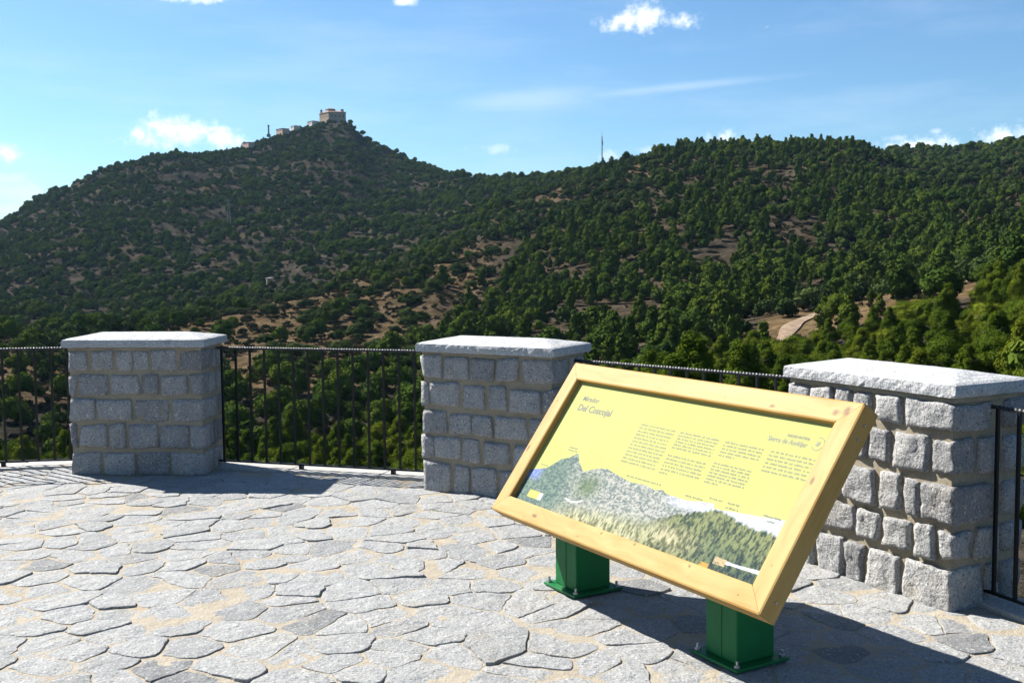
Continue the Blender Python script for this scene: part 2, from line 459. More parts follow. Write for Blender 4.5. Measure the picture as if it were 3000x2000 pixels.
ZG = smooth(ZG, 3, 1)
i0, i1 = np.searchsorted(AZ, -0.6), np.searchsorted(AZ, 0.6)
ZG[i0:i1] = smooth(ZG, 2, 0)[i0:i1]
GX = np.sin(AZ)[:, None] * RG[None]; GY = np.cos(AZ)[:, None] * RG[None]
amp = np.clip(RG * 0.008, 0.05, 7.0)[None]
rough = (fbm2(GX, GY, 0.011, 5, 3, 0.55) - 0.5) * 2.4
gully = -np.abs(fbm2(GX, GY, 0.02, 3, 11) - 0.5) * 2.2 + 0.35
ZG = ZG + amp * (rough + gully)
ZG = np.where(RG[None] < 12, np.minimum(ZG, -0.9), ZG)
_LR = np.log(RG)


def ground(x, y):
    x = np.asarray(x, float); y = np.asarray(y, float)
    a = np.arctan2(x, y); r = np.clip(np.hypot(x, y), 5.01, 5190)
    i = np.clip(np.searchsorted(AZ, a) - 1, 0, len(AZ) - 2)
    fi = np.clip((a - AZ[i]) / (AZ[i + 1] - AZ[i]), 0, 1)
    tr = (np.log(r) - _LR[0]) / (_LR[1] - _LR[0])
    j = np.clip(tr.astype(int), 0, len(RG) - 2); fj = tr - j
    return (ZG[i, j] * (1 - fi) + ZG[i + 1, j] * fi) * (1 - fj) + (ZG[i, j + 1] * (1 - fi) + ZG[i + 1, j + 1] * fi) * fj


def sstep(a, b, x):
    t = np.clip((np.asarray(x, float) - a) / (b - a), 0, 1)
    return t * t * (3 - 2 * t)


def soil_mask(x, y, z):
    """how bare and tan the ground is: the spur in the middle, cuttings beside the track"""
    xd, yd = proj(np.stack([x, y, z], -1))
    r = np.hypot(x, y)
    spur = sstep(190, 225, r) * (1 - sstep(430, 520, r)) * (1 - sstep(1060, 1200, xd)) * sstep(-500, 350, xd)
    s = spur * 0.66
    top = sstep(480, 560, r) * (1 - sstep(800, 900, r)) * sstep(1180, 1300, xd) * (1 - sstep(1480, 1600, xd)) * 0.30
    far = sstep(520, 620, r) * (1 - sstep(950, 1050, xd)) * 0.03
    cut = sstep(165, 185, r) * (1 - sstep(235, 262, r)) * sstep(1720, 1790, xd) * 0.75
    rr = sstep(150, 200, r) * (1 - sstep(760, 860, r)) * sstep(1150, 1260, xd) * 0.22 + sstep(640, 720, r) * sstep(1950, 2050, xd) * 0.15
    return np.clip(s + top + far + cut + rr, 0, 1)


na, nr = len(AZ), len(RG)
V = np.stack([GX, GY, ZG], -1).reshape(-1, 3)
ii = np.arange(na - 1)[:, None] * nr + np.arange(nr - 1)[None]
Fq = np.stack([ii, ii + 1, ii + nr + 1, ii + nr], -1).reshape(-1, 4)[:, ::-1]
me = bpy.data.meshes.new('terrain')
me.vertices.add(len(V)); me.vertices.foreach_set('co', V.astype(np.float32).ravel())
me.loops.add(Fq.size); me.loops.foreach_set('vertex_index', Fq.astype(np.int32).ravel())
me.polygons.add(len(Fq)); me.polygons.foreach_set('loop_start', np.arange(0, Fq.size, 4, dtype=np.int32))
me.polygons.foreach_set('use_smooth', np.ones(len(Fq), bool))
me.update(calc_edges=True)
a = me.attributes.new('soil', 'FLOAT', 'POINT')
a.data.foreach_set('value', soil_mask(V[:, 0], V[:, 1], V[:, 2]).astype(np.float32))
me.materials.append(M['soil'])
tag(link('terrain', me), kind='structure')

# dirt track in the valley
pts = [(1782, 800, 172), (1800, 778, 180), (1815, 758, 188), (1838, 738, 195), (1880, 722, 203), (1960, 700, 213), (2030, 684, 219), (2100, 668, 224), (2160, 655, 229), (2215, 645, 232), (2240, 628, 236), (2300, 612, 240), (2400, 600, 244), (2600, 590, 250)]
path = []
for xd, yd, r in pts:
    a0, _ = az_el(xd, yd); path.append((math.sin(a0) * r, math.cos(a0) * r))
path = np.array(path)
seg = np.concatenate([[0], np.cumsum(np.linalg.norm(np.diff(path, axis=0), axis=1))])
S = np.linspace(0, seg[-1], 160)
P = np.stack([np.interp(S, seg, path[:, 0]), np.interp(S, seg, path[:, 1])], 1)
P[:, 0] = np.convolve(np.pad(P[:, 0], 4, 'edge'), np.ones(9) / 9, 'valid'); P[:, 1] = np.convolve(np.pad(P[:, 1], 4, 'edge'), np.ones(9) / 9, 'valid')
T = np.gradient(P, axis=0); T /= np.linalg.norm(T, axis=1)[:, None]
Nn = np.stack([-T[:, 1], T[:, 0]], 1)
W = np.linspace(-1.35, 1.35, 7)
tv = []
for w in W:
    q = P + Nn * (w + 0.25 * np.sin(S * 0.4 + w))[:, None]
    tv.append(np.stack([q[:, 0], q[:, 1], ground(q[:, 0], q[:, 1]) + 0.28 - 0.05 * abs(w)], 1))
tv = np.stack(tv, 1)
mb = MB()
mb.add(tv.reshape(-1, 3), [(i * 7 + j, i * 7 + j + 1, (i + 1) * 7 + j + 1, (i + 1) * 7 + j) for i in range(159) for j in range(6)])
tag(mb.build('dirt_track', M['track'], smooth=True), kind='structure')
TRACK = P


def track_dist(x, y):
    x = np.atleast_1d(x); y = np.atleast_1d(y)
    return np.min(np.hypot(x[:, None] - TRACK[None, :, 0], y[:, None] - TRACK[None, :, 1]), axis=1)


# ------------------------------------------------------------------ pillars
PW, PD, PHC, PT, PO, PHR, PRL = 1.012, 0.443, 1.0262, 0.0623, 0.0394, 0.0422, 0.3397
PILL = [(-2.8141, 8.095, -0.0732), (-0.1802, 7.2321, -0.5448), (1.7186, 5.2507, -1.0795)]


def lattice(nx, ny, nz):
    idx = {}; P = []; F = []

    def vid(i, j, k):
        t = (i, j, k)
        if t not in idx: idx[t] = len(P); P.append((i / nx, j / ny, k / nz))
        return idx[t]
    for i in range(nx):
        for j in range(ny):
            F.append((vid(i, j, 0), vid(i, j + 1, 0), vid(i + 1, j + 1, 0), vid(i + 1, j, 0)))
            F.append((vid(i, j, nz), vid(i + 1, j, nz), vid(i + 1, j + 1, nz), vid(i, j + 1, nz)))
    for i in range(nx):
        for k in range(nz):
            F.append((vid(i, 0, k), vid(i + 1, 0, k), vid(i + 1, 0, k + 1), vid(i, 0, k + 1)))
            F.append((vid(i, ny, k), vid(i, ny, k + 1), vid(i + 1, ny, k + 1), vid(i + 1, ny, k)))
    for j in range(ny):
        for k in range(nz):
            F.append((vid(0, j, k), vid(0, j, k + 1), vid(0, j + 1, k + 1), vid(0, j + 1, k)))
            F.append((vid(nx, j, k), vid(nx, j + 1, k), vid(nx, j + 1, k + 1), vid(nx, j, k + 1)))
    return np.array(P), F


_LC = {}


def stone(mb, x0, x1, y0, y1, z0, z1, cell, amp, seed, jit=0.012, power=9.0, quoin=0):
    n = tuple(max(2, int(round(s / cell))) for s in (x1 - x0, y1 - y0, z1 - z0))
    if n not in _LC: _LC[n] = lattice(*n)
    P, F = _LC[n]
    q = P * 2 - 1
    rad = (np.abs(q) ** power).sum(1) ** (1 / power)
    q = q / rad[:, None]
    c = np.array([(x0 + x1) / 2, (y0 + y1) / 2, (z0 + z1) / 2]); h = np.array([(x1 - x0) / 2, (y1 - y0) / 2, (z1 - z0) / 2])
    # outline jitter: each corner of the block pulled in or out (in-plane axes only)
    J = rng.uniform(-jit, jit, (2, 2, 2, 3))
    t = (q + 1) / 2
    off = 0
    for a in (0, 1):
        for b in (0, 1):
            for d in (0, 1):
                w = (t[:, 0] if a else 1 - t[:, 0]) * (t[:, 1] if b else 1 - t[:, 1]) * (t[:, 2] if d else 1 - t[:, 2])
                off = off + w[:, None] * J[a, b, d] * np.array([1, 0.5, 1])
    X = c + q * h + off
    for k, (s, am) in enumerate(((11, amp * 1.4), (28, amp), (62, amp * 0.7))):
        nv = np.stack([vn3(X, s, seed + k * 5 + d) for d in range(3)], 1) - 0.5
        X = X + nv * 2 * am
    mb.add(X, F, 0, rng.uniform(0.15, 0.95) if rng.random() > 0.1 else rng.uniform(0, 0.15))


FRONT = [
    [([0, .155, .35, .48, .61, .83, 1], (.776, .948)), ([0, .06, .30, .545, .685, .90, 1], (.590, .770)), ([0, .19, .47, .765, 1], (.402, .583)), ([0, .06, .28, .43, .67, .90, 1], (.192, .396)), ([0, .225, .495, .75, 1], (.0, .186))],
    [([0, .165, .385, .585, .77, 1], (.770, .948)), ([0, .05, .31, .51, .68, .925, 1], (.575, .764)), ([0, .20, .39, .56, .83, 1], (.395, .568)), ([0, .08, .31, .465, .70, 1], (.215, .388)), ([0, .23, .375, .60, .82, 1], (.0, .208))],
    [([0, .14, .30, .42, .55, .74, 1], (.790, .948)), ([0, .17, .36, .52, .665, .90, 1], (.585, .780)), ([0, .15, .36, .585, .74, .84, 1], (.375, .577)), ([0, .21, .46, .62, .80, .93, 1], (.205, .370)), ([0, .18, .39, .52, .735, 1], (.0, .198))],
]
SIDEQ = [0.23, 0.13, 0.25, 0.12, 0.2]


def pillar(k, label):
    x, y, a = PILL[k]
    t = empty('stone_pillar', (x, y, 0), a)
    tag(t, label, 'pillar', 'stone pillars along the terrace edge')
    cell, am = ((0.03, 0.0035), (0.026, 0.0035), (0.02, 0.0058))[k]
    pr = (0.009, 0.012, 0.024)[k]
    g = (0.0105, 0.0105, 0.0150)[k]
    mb = MB()
    w, d = PW, PD
    for ri, (fr, (z0, z1)) in enumerate(FRONT[k]):
        zz0, zz1 = z0 + (g if ri < 4 else -0.01), z1 - g * 0.6
        q = SIDEQ[ri]
        def q_of(s): return q if s > 0 else SIDEQ[(ri + 2) % 5]
        xs = -w / 2 + np.array(fr) * w
        for i in range(len(xs) - 1):
            xa, xb = xs[i], xs[i + 1]
            p = pr + rng.uniform(-0.006, 0.006)
            ya, yb = -p, 0.06
            first, last = i == 0, i == len(xs) - 2
            if first: xa = -w / 2 - pr; yb = q_of(-1)
            else: xa += g
            if last: xb = w / 2 + pr; yb = q_of(1)
            else: xb -= g
            hz = rng.uniform(-0.008, 0.008)
            stone(mb, xa, xb, ya, yb, zz0 + rng.uniform(0, 0.012), zz1 + min(hz, 0.004), cell, am, ri * 31 + i * 7 + k * 101, 0.012, 26)
        # back face
        nb = 4 + (ri % 2); bs = np.linspace(-w / 2, w / 2, nb + 1); bs[1:-1] += rng.uniform(-0.04, 0.04, nb - 1)
        for i in range(nb):
            xa, xb = bs[i] + g, bs[i + 1] - g
            ya = d - 0.06
            if i == 0: xa = -w / 2 - pr; ya = d - 0.12
            if i == nb - 1: xb = w / 2 + pr; ya = d - 0.12
            stone(mb, xa, xb, ya, d + pr, zz0, zz1, 0.05, am, ri * 13 + i + k * 57, 0.012, 10)
        # ends
        for s in (-1, 1):
            y0, y1 = q_of(s) + 2 * g, d - 0.12 - 2 * g
            if y1 - y0 < 0.05: continue
            cuts = [y0, y1] if y1 - y0 < 0.16 else [y0, y0 + (y1 - y0) * rng.uniform(.42, .58), y1]
            for i in range(len(cuts) - 1):
                ca, cb = cuts[i] + (g if i else 0), cuts[i + 1] - (g if i < len(cuts) - 2 else 0)
                xa, xb = (w / 2 - 0.06, w / 2 + pr) if s > 0 else (-w / 2 - pr, -w / 2 + 0.06)
                stone(mb, xa, xb, ca, cb, zz0, zz1, cell, am, ri * 17 + i + s + 40 + k, 0.010, 18)
    mb.box((0, d / 2, (PHC - PT) / 2 - 0.01), (w - 0.004, d - 0.004, PHC - PT + 0.02 - 0.002), None, 1)
    # a bed of mortar just under the cap
    mb.box((0, d / 2, PHC - PT - 0.012), (w + pr * 1.1, d + pr * 1.1, 0.021), None, 1)
    st = mb.build('stonework', [M['wall_stone'], M['wall_mortar']], t, smooth=True, tint=True)
    # cap: bush-hammered slab with a low hipped top
    W2, D0, D1 = w / 2 + PO, -PO, d + PO
    nx, ny = 44, 22
    mb = MB()
    L, F = lattice(nx, ny, 3)
    X = np.empty_like(L)
    X[:, 0] = -W2 + L[:, 0] * 2 * W2; X[:, 1] = D0 + L[:, 1] * (D1 - D0)
    hx = np.clip((W2 - np.abs(X[:, 0])) / (W2 - PRL), 0, 1)
    hy = np.clip(np.minimum(X[:, 1] - D0, D1 - X[:, 1]) / ((D1 - D0) / 2), 0, 1)
    top = PHC + PHR * np.minimum(hx, hy)
    X[:, 2] = PHC - PT + L[:, 2] * (top - (PHC - PT))
    edge = np.minimum(np.minimum(hx, hy) * 6, 1)
    for kk, (s, am2) in enumerate(((14, .0022), (45, .0022), (90, .0018))):
        nv = np.stack([vn3(X, s, kk * 3 + d_ + k * 9) for d_ in range(3)], 1) - 0.5
        X += nv * 2 * am2 * np.array([1.3, 1.3, 0.22])
    # worn arrises
    isedge = ((L[:, 0] < 1e-6) | (L[:, 0] > 1 - 1e-6) | (L[:, 1] < 1e-6) | (L[:, 1] > 1 - 1e-6)) & ((L[:, 2] > 0.99) | (L[:, 2] < 0.01))
    cen = np.array([0, d / 2, PHC - PT / 2])
    dirn = X - cen; dirn[:, 2] = np.sign(dirn[:, 2]) * 0.4; dirn /= np.linalg.norm(dirn, axis=1)[:, None]
    X[isedge] -= dirn[isedge] * 0.006
    mb.add(X, F, 0, 0.5 + 0.1 * k)
    mb.build('cap', [M['cap']], t, smooth=False, tint=True)
    return t


pillar(0, 'grey stone pillar with pale cap in shade, leftmost of the three pillars')
pillar(1, 'grey stone pillar standing directly behind the yellow information board')
pillar(2, 'sunlit rough stone pillar nearest the camera, right of the information board')


def plocal(k, u, v):
    x, y, a = PILL[k]
    return np.array([x + u * math.cos(a) - v * math.sin(a), y + u * math.sin(a) + v * math.cos(a)])


# ------------------------------------------------------------------ railings
FL = [(np.array([-5.1, 8.27]), plocal(0, -PW / 2 + 0.01, 0.36)),
      (plocal(0, PW / 2 - 0.02, 0.33), plocal(1, -PW / 2 + 0.02, 0.36)),
      (plocal(1, PW / 2 - 0.02, 0.33), plocal(2, -PW / 2 + 0.02, 0.36)),
      (plocal(2, PW / 2 - 0.02, 0.24), np.array([2.95, 3.05]))]
BAL = None


def railing(A, B, label, feet, ztop, nb_sp=0.122):
    A = np.array(A); B = np.array(B)
    L = np.linalg.norm(B - A); d = (B - A) / L
    t = empty('railing', (A[0], A[1], 0), math.atan2(d[1], d[0]))
    tag(t, label, 'railing', 'black iron railings between the stone pillars')
    zb = 0.058; s = 0.0085
    # twisted square top bar
    n = int(L / 0.0047); tw = 2 * PI / 0.088; kq = 4
    xs = np.linspace(0, L, n + 1)
    ph = np.where((xs > 0.07) & (xs < L - 0.05), (xs - 0.07) * tw, 0)
    m4 = 4 * kq
    cq = np.array([[1 - 2 * t / kq, 1] for t in range(kq)])
    ring = np.concatenate([cq @ np.array([[math.cos(q), math.sin(q)], [-math.sin(q), math.cos(q)]]) for q in (0, PI / 2, PI, 3 * PI / 2)]) * s * 0.95
    cy = np.cos(ph)[:, None] * ring[None, :, 0] - np.sin(ph)[:, None] * ring[None, :, 1]
    cz = np.sin(ph)[:, None] * ring[None, :, 0] + np.cos(ph)[:, None] * ring[None, :, 1]
    v = np.stack([np.repeat(xs[:, None], m4, 1), cy, ztop + cz], -1).reshape(-1, 3)
    f = [(i * m4 + j, i * m4 + (j + 1) % m4, (i + 1) * m4 + (j + 1) % m4, (i + 1) * m4 + j) for i in range(n) for j in range(m4)]
    f += [tuple(range(m4))[::-1], tuple(range(n * m4, n * m4 + m4))]
    mb = MB(); mb.add(v, f); mb.build('top_rail', M['iron_rail'], t)
    mb = MB(); mb.box((L / 2, 0, zb), (L, 0.016, 0.014)); bevel(mb.build('bottom_rail', M['iron'], t), 0.002)
    global BAL
    if BAL is None:
        mb = MB(); mb.box((0, 0, 0.5), (0.0145, 0.0145, 1.0)); BAL = mb.mesh('baluster', M['iron'])
    nb = int(round((L - 0.14) / nb_sp))
    for i in range(nb + 1):
        o = link('baluster', BAL, t)
        o.location = (0.07 + i * (L - 0.14) / nb, 0, zb + 0.006); o.scale = (1, 1, ztop - zb - 0.012)
    for fx in feet:
        mb = MB(); mb.box((fx * L, 0, 0.024 + 0.002), (0.03, 0.03, 0.052)); mb.build('foot', M['iron'], t)
    return t


railing(*FL[0], 'black iron railing on the far left, running out of the frame', (0.62,), 0.935)
railing(*FL[1], 'black iron railing between the leftmost pillar and the middle pillar', (0.37, 0.75), 0.935)
railing(*FL[2], 'black iron railing mostly hidden behind the yellow information board', (0.3, 0.7), 0.918)
railing(*FL[3], 'black iron railing at the right edge beside the sunlit pillar', (0.5,), 0.911)

# ------------------------------------------------------------------ terrace
edge = [FL[0][0], FL[0][1], FL[1][0], FL[1][1], FL[2][0], FL[2][1], FL[3][0], FL[3][1]]
edge = [np.array([-8.5, 7.2])] + edge + [np.array([3.3, 0.0]), np.array([3.2, -3.0])]
outer = []
for i, p in enumerate(edge):
    a = edge[max(i - 1, 0)]; c = edge[min(i + 1, len(edge) - 1)]
    d = (c - a) / np.linalg.norm(c - a); n = np.array([-d[1], d[0]])
    outer.append(p + n * 0.16)
poly = np.array(outer + [np.array([-8.5, -3.0])])


def clip_half(pl, n, c):
    """keep points with n.x <= c"""
    out = []
    for i in range(len(pl)):
        p, q = pl[i], pl[(i + 1) % len(pl)]
        dp, dq = n @ p - c, n @ q - c
        if dp <= 0: out.append(p)
        if (dp < 0 < dq) or (dq < 0 < dp): out.append(p + (q - p) * dp / (dp - dq))
    return out


def inside(pt, pl):
    x, y = pt; r = False
    for i in range(len(pl)):
        x1, y1 = pl[i]; x2, y2 = pl[i - 1]
        if (y1 > y) != (y2 > y) and x < (x2 - x1) * (y - y1) / (y2 - y1) + x1: r = not r
    return r


mb = MB()
nP = len(poly)
# mortar bed as a subdivided slab
from mathutils.geometry import tessellate_polygon
tris = tessellate_polygon([[Vector((p[0], p[1], 0)) for p in poly]])
v = [(p[0], p[1], 0.0) for p in poly] + [(p[0], p[1], -0.6) for p in poly]
f = []
for t3 in tris:
    a, b_, c = t3
    ar = (poly[b_][0] - poly[a][0]) * (poly[c][1] - poly[a][1]) - (poly[b_][1] - poly[a][1]) * (poly[c][0] - poly[a][0])
    f.append((a, b_, c) if ar > 0 else (a, c, b_))
f += [(i, i + nP, (i + 1) % nP + nP, (i + 1) % nP) for i in range(nP)]
mb.add(v, f, 1)
# flagstones
inner = []
for i, p in enumerate(edge):
    a = edge[max(i - 1, 0)]; c = edge[min(i + 1, len(edge) - 1)]
    d = (c - a) / np.linalg.norm(c - a); n = np.array([-d[1], d[0]])
    inner.append(p - n * 0.085)
inner = np.array(inner + [np.array([-8.5, -3.0])])
sx, sy = 0.240, 0.195
seeds = []
for j, yy in enumerate(np.arange(-1.2, 9.0, sy)):
    for xx in np.arange(-6.2, 4.2, sx):
        if rng.random() < 0.12: continue
        seeds.append((xx + (j % 2) * sx / 2 + rng.uniform(-0.42, 0.42) * sx, yy + rng.uniform(-0.42, 0.42) * sy))
seeds = np.array(seeds)
cs, sn = math.cos(0.35), math.sin(0.35)
seeds = seeds[(seeds[:, 1] < 9)]
for si, c in enumerate(seeds):
    if not inside(c, inner): continue
    dd = np.hypot(*(seeds - c).T); nb = np.argsort(dd)[1:22]
    cell = [c + np.array(q) * 0.6 for q in ((-1, -1), (1, -1), (1, 1), (-1, 1))]
    gap = rng.uniform(0.002, 0.013)
    for j in nb:
        n = seeds[j] - c; l = np.linalg.norm(n); n = n / l
        g = gap * (rng.uniform(0.3, 1.4))
        cell = clip_half(cell, n, n @ c + l / 2 - g)
        if len(cell) < 3: break
    if len(cell) < 3: continue
    # keep inside the kerb
    for i in range(len(edge) - 1):
        a, b_ = inner[i], inner[i + 1]; d = b_ - a; d = d / np.linalg.norm(d); n = np.array([-d[1], d[0]])
        if abs((c - a) @ n) < 0.7 and -0.5 < (c - a) @ d < np.linalg.norm(b_ - a) + 0.5:
            cell = clip_half(cell, n, n @ a - 0.01)
            if len(cell) < 3: break
    if len(cell) < 3: continue
    cell = np.array(cell)
    # outline with ragged edges
    ol = []
    for i in range(len(cell)):
        p, q = cell[i], cell[(i + 1) % len(cell)]
        m_ = max(1, int(np.linalg.norm(q - p) / 0.03))
        for s in range(m_):
            ol.append(p + (q - p) * s / m_)
    ol = np.array(ol)
    if len(ol) < 5: continue
    cc = ol.mean(0)
    # round the corners a little, then roughen
    sm = (np.roll(ol, 1, 0) + np.roll(ol, -1, 0)) / 2
    ol = ol * 0.7 + sm * 0.3
    w1 = vn2(ol[:, 0], ol[:, 1], 22, 5) - 0.5; w2 = vn2(ol[:, 0], ol[:, 1], 22, 9) - 0.5
    ol = ol + np.stack([w1, w2], 1) * 0.022
    h = rng.choice([0.0008, 0.0024, 0.0045, 0.007, 0.010], p=[.28, .30, .24, .13, .05])
    tx, ty = rng.normal(0, 0.020, 2)
    n = len(ol)

    def ringv(k, hz, namp):
        q = cc + (ol - cc) * k
        z = hz + (q - cc) @ np.array([tx, ty]) + (fbm2(q[:, 0], q[:, 1], 14, 3, 2) - 0.5) * namp
        return np.column_stack([q, z])
    hr = 0.003 / max(0.06, np.linalg.norm(ol - cc, axis=1).mean())
    rings = [np.column_stack([cc + (ol - cc) * 1.015, np.full(n, -0.004)]), ringv(1.0, h - 0.0015, 0.004), ringv(1 - hr, h, 0.006), ringv(0.72, h + 0.001, 0.010), ringv(0.38, h + 0.001, 0.010)]
    v = np.concatenate(rings + [np.array([[*cc, h + 0.001]])])
    f = []
    for k in range(4):
        for i in range(n):
            f.append((k * n + i, k * n + (i + 1) % n, (k + 1) * n + (i + 1) % n, (k + 1) * n + i))
    f += [(4 * n + i, 4 * n + (i + 1) % n, 5 * n) for i in range(n)]
    tn = rng.normal(0.55, 0.14)
    if rng.random() < 0.05: tn = 0.02
    mb.add(v, f, 0, float(np.clip(tn, 0, 1)))
tag(mb.build('pavement', [M['flag'], M['bed']], smooth=False, tint=True), kind='structure')

# pale kerb strip under the railings
mb = MB()
for i in range(4):
    A, B = FL[i]
    L = np.linalg.norm(B - A); d = (B - A) / L; n = np.array([-d[1], d[0]])
    ns = max(2, int(L / 0.55)); cuts = np.linspace(0, L, ns + 1); cuts[1:-1] += rng.uniform(-0.08, 0.08, ns - 1)
    for j in range(ns):
        a = A + d * (cuts[j] + 0.003); b_ = A + d * (cuts[j + 1] - 0.003)
        i0_, o0 = -0.075 + rng.uniform(-.006, .006), 0.155
        h = 0.022 + rng.uniform(-0.003, 0.003)
        q = [a + n * i0_, b_ + n * i0_, b_ + n * o0, a + n * o0]
        mb.hexa([(*p, -0.02) for p in q], [(*p, h) for p in q], 0, rng.uniform(0.4, 0.8))
bevel(tag(mb.build('kerb', [M['kerb']], tint=True), kind='structure'), 0.006)

# ------------------------------------------------------------------ information board
C = np.array([0.58114667, 4.60860174, 0.71962066]); HW, HH = 0.9506, 0.4281; IW, IH = 0.857, 0.337
E_ = np.array([0.50076359, -0.86558409, 0.0]); U_ = np.array([0.50812069, 0.29396143, 0.80956781]); N_ = np.array([-0.70074902, -0.40540208, 0.58702637])
TH = 0.085; REC = 0.030
sign = empty('information_board', (0.6145, 4.715, 0), math.atan2(E_[1], E_[0]))
tag(sign, 'tilted yellow information board with a wooden frame on two green posts', 'sign')
BM = Matrix(((E_[0], U_[0], N_[0], C[0]), (E_[1], U_[1], N_[1], C[1]), (E_[2], U_[2], N_[2], C[2]), (0, 0, 0, 1)))
SI = (Matrix.Translation(sign.location) @ Matrix.Rotation(sign.rotation_euler.z, 4, 'Z')).inverted()
BL = SI @ BM      # board frame -> sign local


def on_board(o, du=0, dv=0, dn=0):
    o.matrix_local = BL @ Matrix.Translation((du, dv, dn)); return o


KNOTS = [(-.576, -.386, .030, .014), (-.059, -.353, .012, .009), (-.10, -.385, .008, .006), (.173, -.349, .016, .009), (.525, -.354, .013, .010), (.54, -.392, .010, .006), (.518, .36, .020, .012),
         (.888, .387, .022, .030), (.84, .375, .02, .02), (.89, .092, .012, .024), (-.065, .356, .010, .007), (-.929, -.077, .012, .03), (.24, .365, .009, .006), (-.60, .39, .008, .008), (.9, -.25, .006, .008), (-.2, -.40, .006, .005), (.82, -.39, .008, .006), (-.915, .2, .008, .012)]


def board(poly4, nm='frame_board', axis=0):
    """one mitred frame member; poly4 = (outer a, outer b, inner b, inner a) in board coordinates"""
    mb = MB()
    n = 120
    a, b_, c, d = [np.array(p, float) for p in poly4]
    nw = 14
    ts = np.linspace(0, 1, n + 1); ws = np.linspace(0, 1, nw + 1)
    G = np.array([[(a + (b_ - a) * t) * (1 - w) + (d + (c - d) * t) * w for w in ws] for t in ts])
    zt = np.zeros(G.shape[:2])
    zt[:, 0] -= 0.003; zt[:, -1] -= 0.003
    top = np.concatenate([G, zt[..., None]], -1).reshape(-1, 3)
    m_ = nw + 1
    # winding so the face looks along +normal
    cr = np.cross(np.append(b_ - a, 0), np.append(d - a, 0))[2]
    f = [(i * m_ + j, (i + 1) * m_ + j, (i + 1) * m_ + j + 1, i * m_ + j + 1) for i in range(n) for j in range(nw)]
    if cr < 0: f = [q[::-1] for q in f]
    mb.add(top, f)
    for s, (p, q) in enumerate(((a, b_), (b_, c), (c, d), (d, a))):
        z0 = -0.003 if s in (0, 2) else 0.0
        v = [(*p, z0), (*q, z0), (*q, -TH), (*p, -TH)]
        mb.add(v, [(0, 1, 2, 3) if cr < 0 else (3, 2, 1, 0)])
    bk = [(*p, -TH) for p in (a, b_, c, d)]
    mb.add(bk, [(0, 1, 2, 3) if cr < 0 else (3, 2, 1, 0)])
    V = np.concatenate(mb.v)
    kn = np.zeros(len(V))
    for (ku, kv, ru, rv) in KNOTS:
        ru, rv = ru * .8, rv * .8
        dd = np.sqrt(((V[:, 0] - ku) / ru) ** 2 + ((V[:, 1] - kv) / rv) ** 2)
        kn = np.maximum(kn, np.clip(1.5 - dd, 0, 1))
    kn[V[:, 2] < -0.01] = 0
    if axis:   # grain runs along the member: store the piece rotated so local x is its length
        V = np.stack([V[:, 1], -V[:, 0], V[:, 2]], -1); mb.v = [V]
    me = mb.mesh(nm, M['wood'])
    at = me.attributes.new('knot', 'FLOAT', 'POINT'); at.data.foreach_set('value', kn)
    o = link(nm, me, sign)
    o.matrix_local = BL @ (Matrix.Rotation(PI / 2, 4, 'Z') if axis else Matrix.Identity(4))
    return o


g = 0.0008
board([(-HW + g, HH), (HW - g, HH), (IW - g, IH), (-IW + g, IH)])
board([(HW - g, -HH), (-HW + g, -HH), (-IW + g, -IH), (IW - g, -IH)])
board([(-HW, -HH + g), (-HW, HH - g), (-IW, IH - g), (-IW, -IH + g)], axis=1)
board([(HW, HH - g), (HW, -HH + g), (IW, -IH + g), (IW, IH - g)], axis=1)

mb = MB(); mb.box((0, 0, -0.004), (2 * IW + 0.03, 2 * IH + 0.03, 0.008))
panel = on_board(mb.build('panel', M['yellow'], sign), 0, 0, -REC)
# backing sheet closes the frame behind
mb = MB(); mb.box((0, 0, 0), (2 * IW - 0.004, 2 * IH - 0.004, 0.012)); on_board(mb.build('backing', M['wood'], sign), 0, 0, -TH + 0.02)


def text(s, u, v, size, mat, name, width=None, shear=0.0, align='LEFT'):
    cu = bpy.data.curves.new(name, 'FONT'); cu.body = s; cu.size = size; cu.shear = shear; cu.offset = (0.020 if size > .045 else 0.012) * size; cu.align_x = align
    cu.resolution_u = 3
    t = bpy.data.objects.new(name, cu); COL.objects.link(t)
    dg = bpy.context.evaluated_depsgraph_get(); dg.update()
    me = bpy.data.meshes.new_from_object(t.evaluated_get(dg))
    bpy.data.objects.remove(t); me.name = name
    n = len(me.vertices); co = np.empty(n * 3, np.float32); me.vertices.foreach_get('co', co); co = co.reshape(-1, 3)
    if width:
        x0, x1 = co[:, 0].min(), co[:, 0].max()
        co[:, 0] = (co[:, 0] - (x0 if align == 'LEFT' else x1)) * width / (x1 - x0)
    me.vertices.foreach_set('co', co.ravel()); me.materials.clear(); me.materials.append(mat)
    o = link(name, me, panel)
    o.location = (u, v, 0.0006)
    return o


text('Mirador', -0.757, 0.242, 0.038, M['ink'], 'title_text', 0.135)
text('Del Coscojal', -0.757, 0.187, 0.050, M['ink'], 'title_text', 0.277)
text('PARQUE NATURAL', 0.757, 0.2565, 0.017, M['ink_logo'], 'logo_text', 0.118, align='RIGHT')
text('Sierra de Andújar', 0.757, 0.2265, 0.030, M['ink_logo'], 'logo_text', 0.208, align='RIGHT')
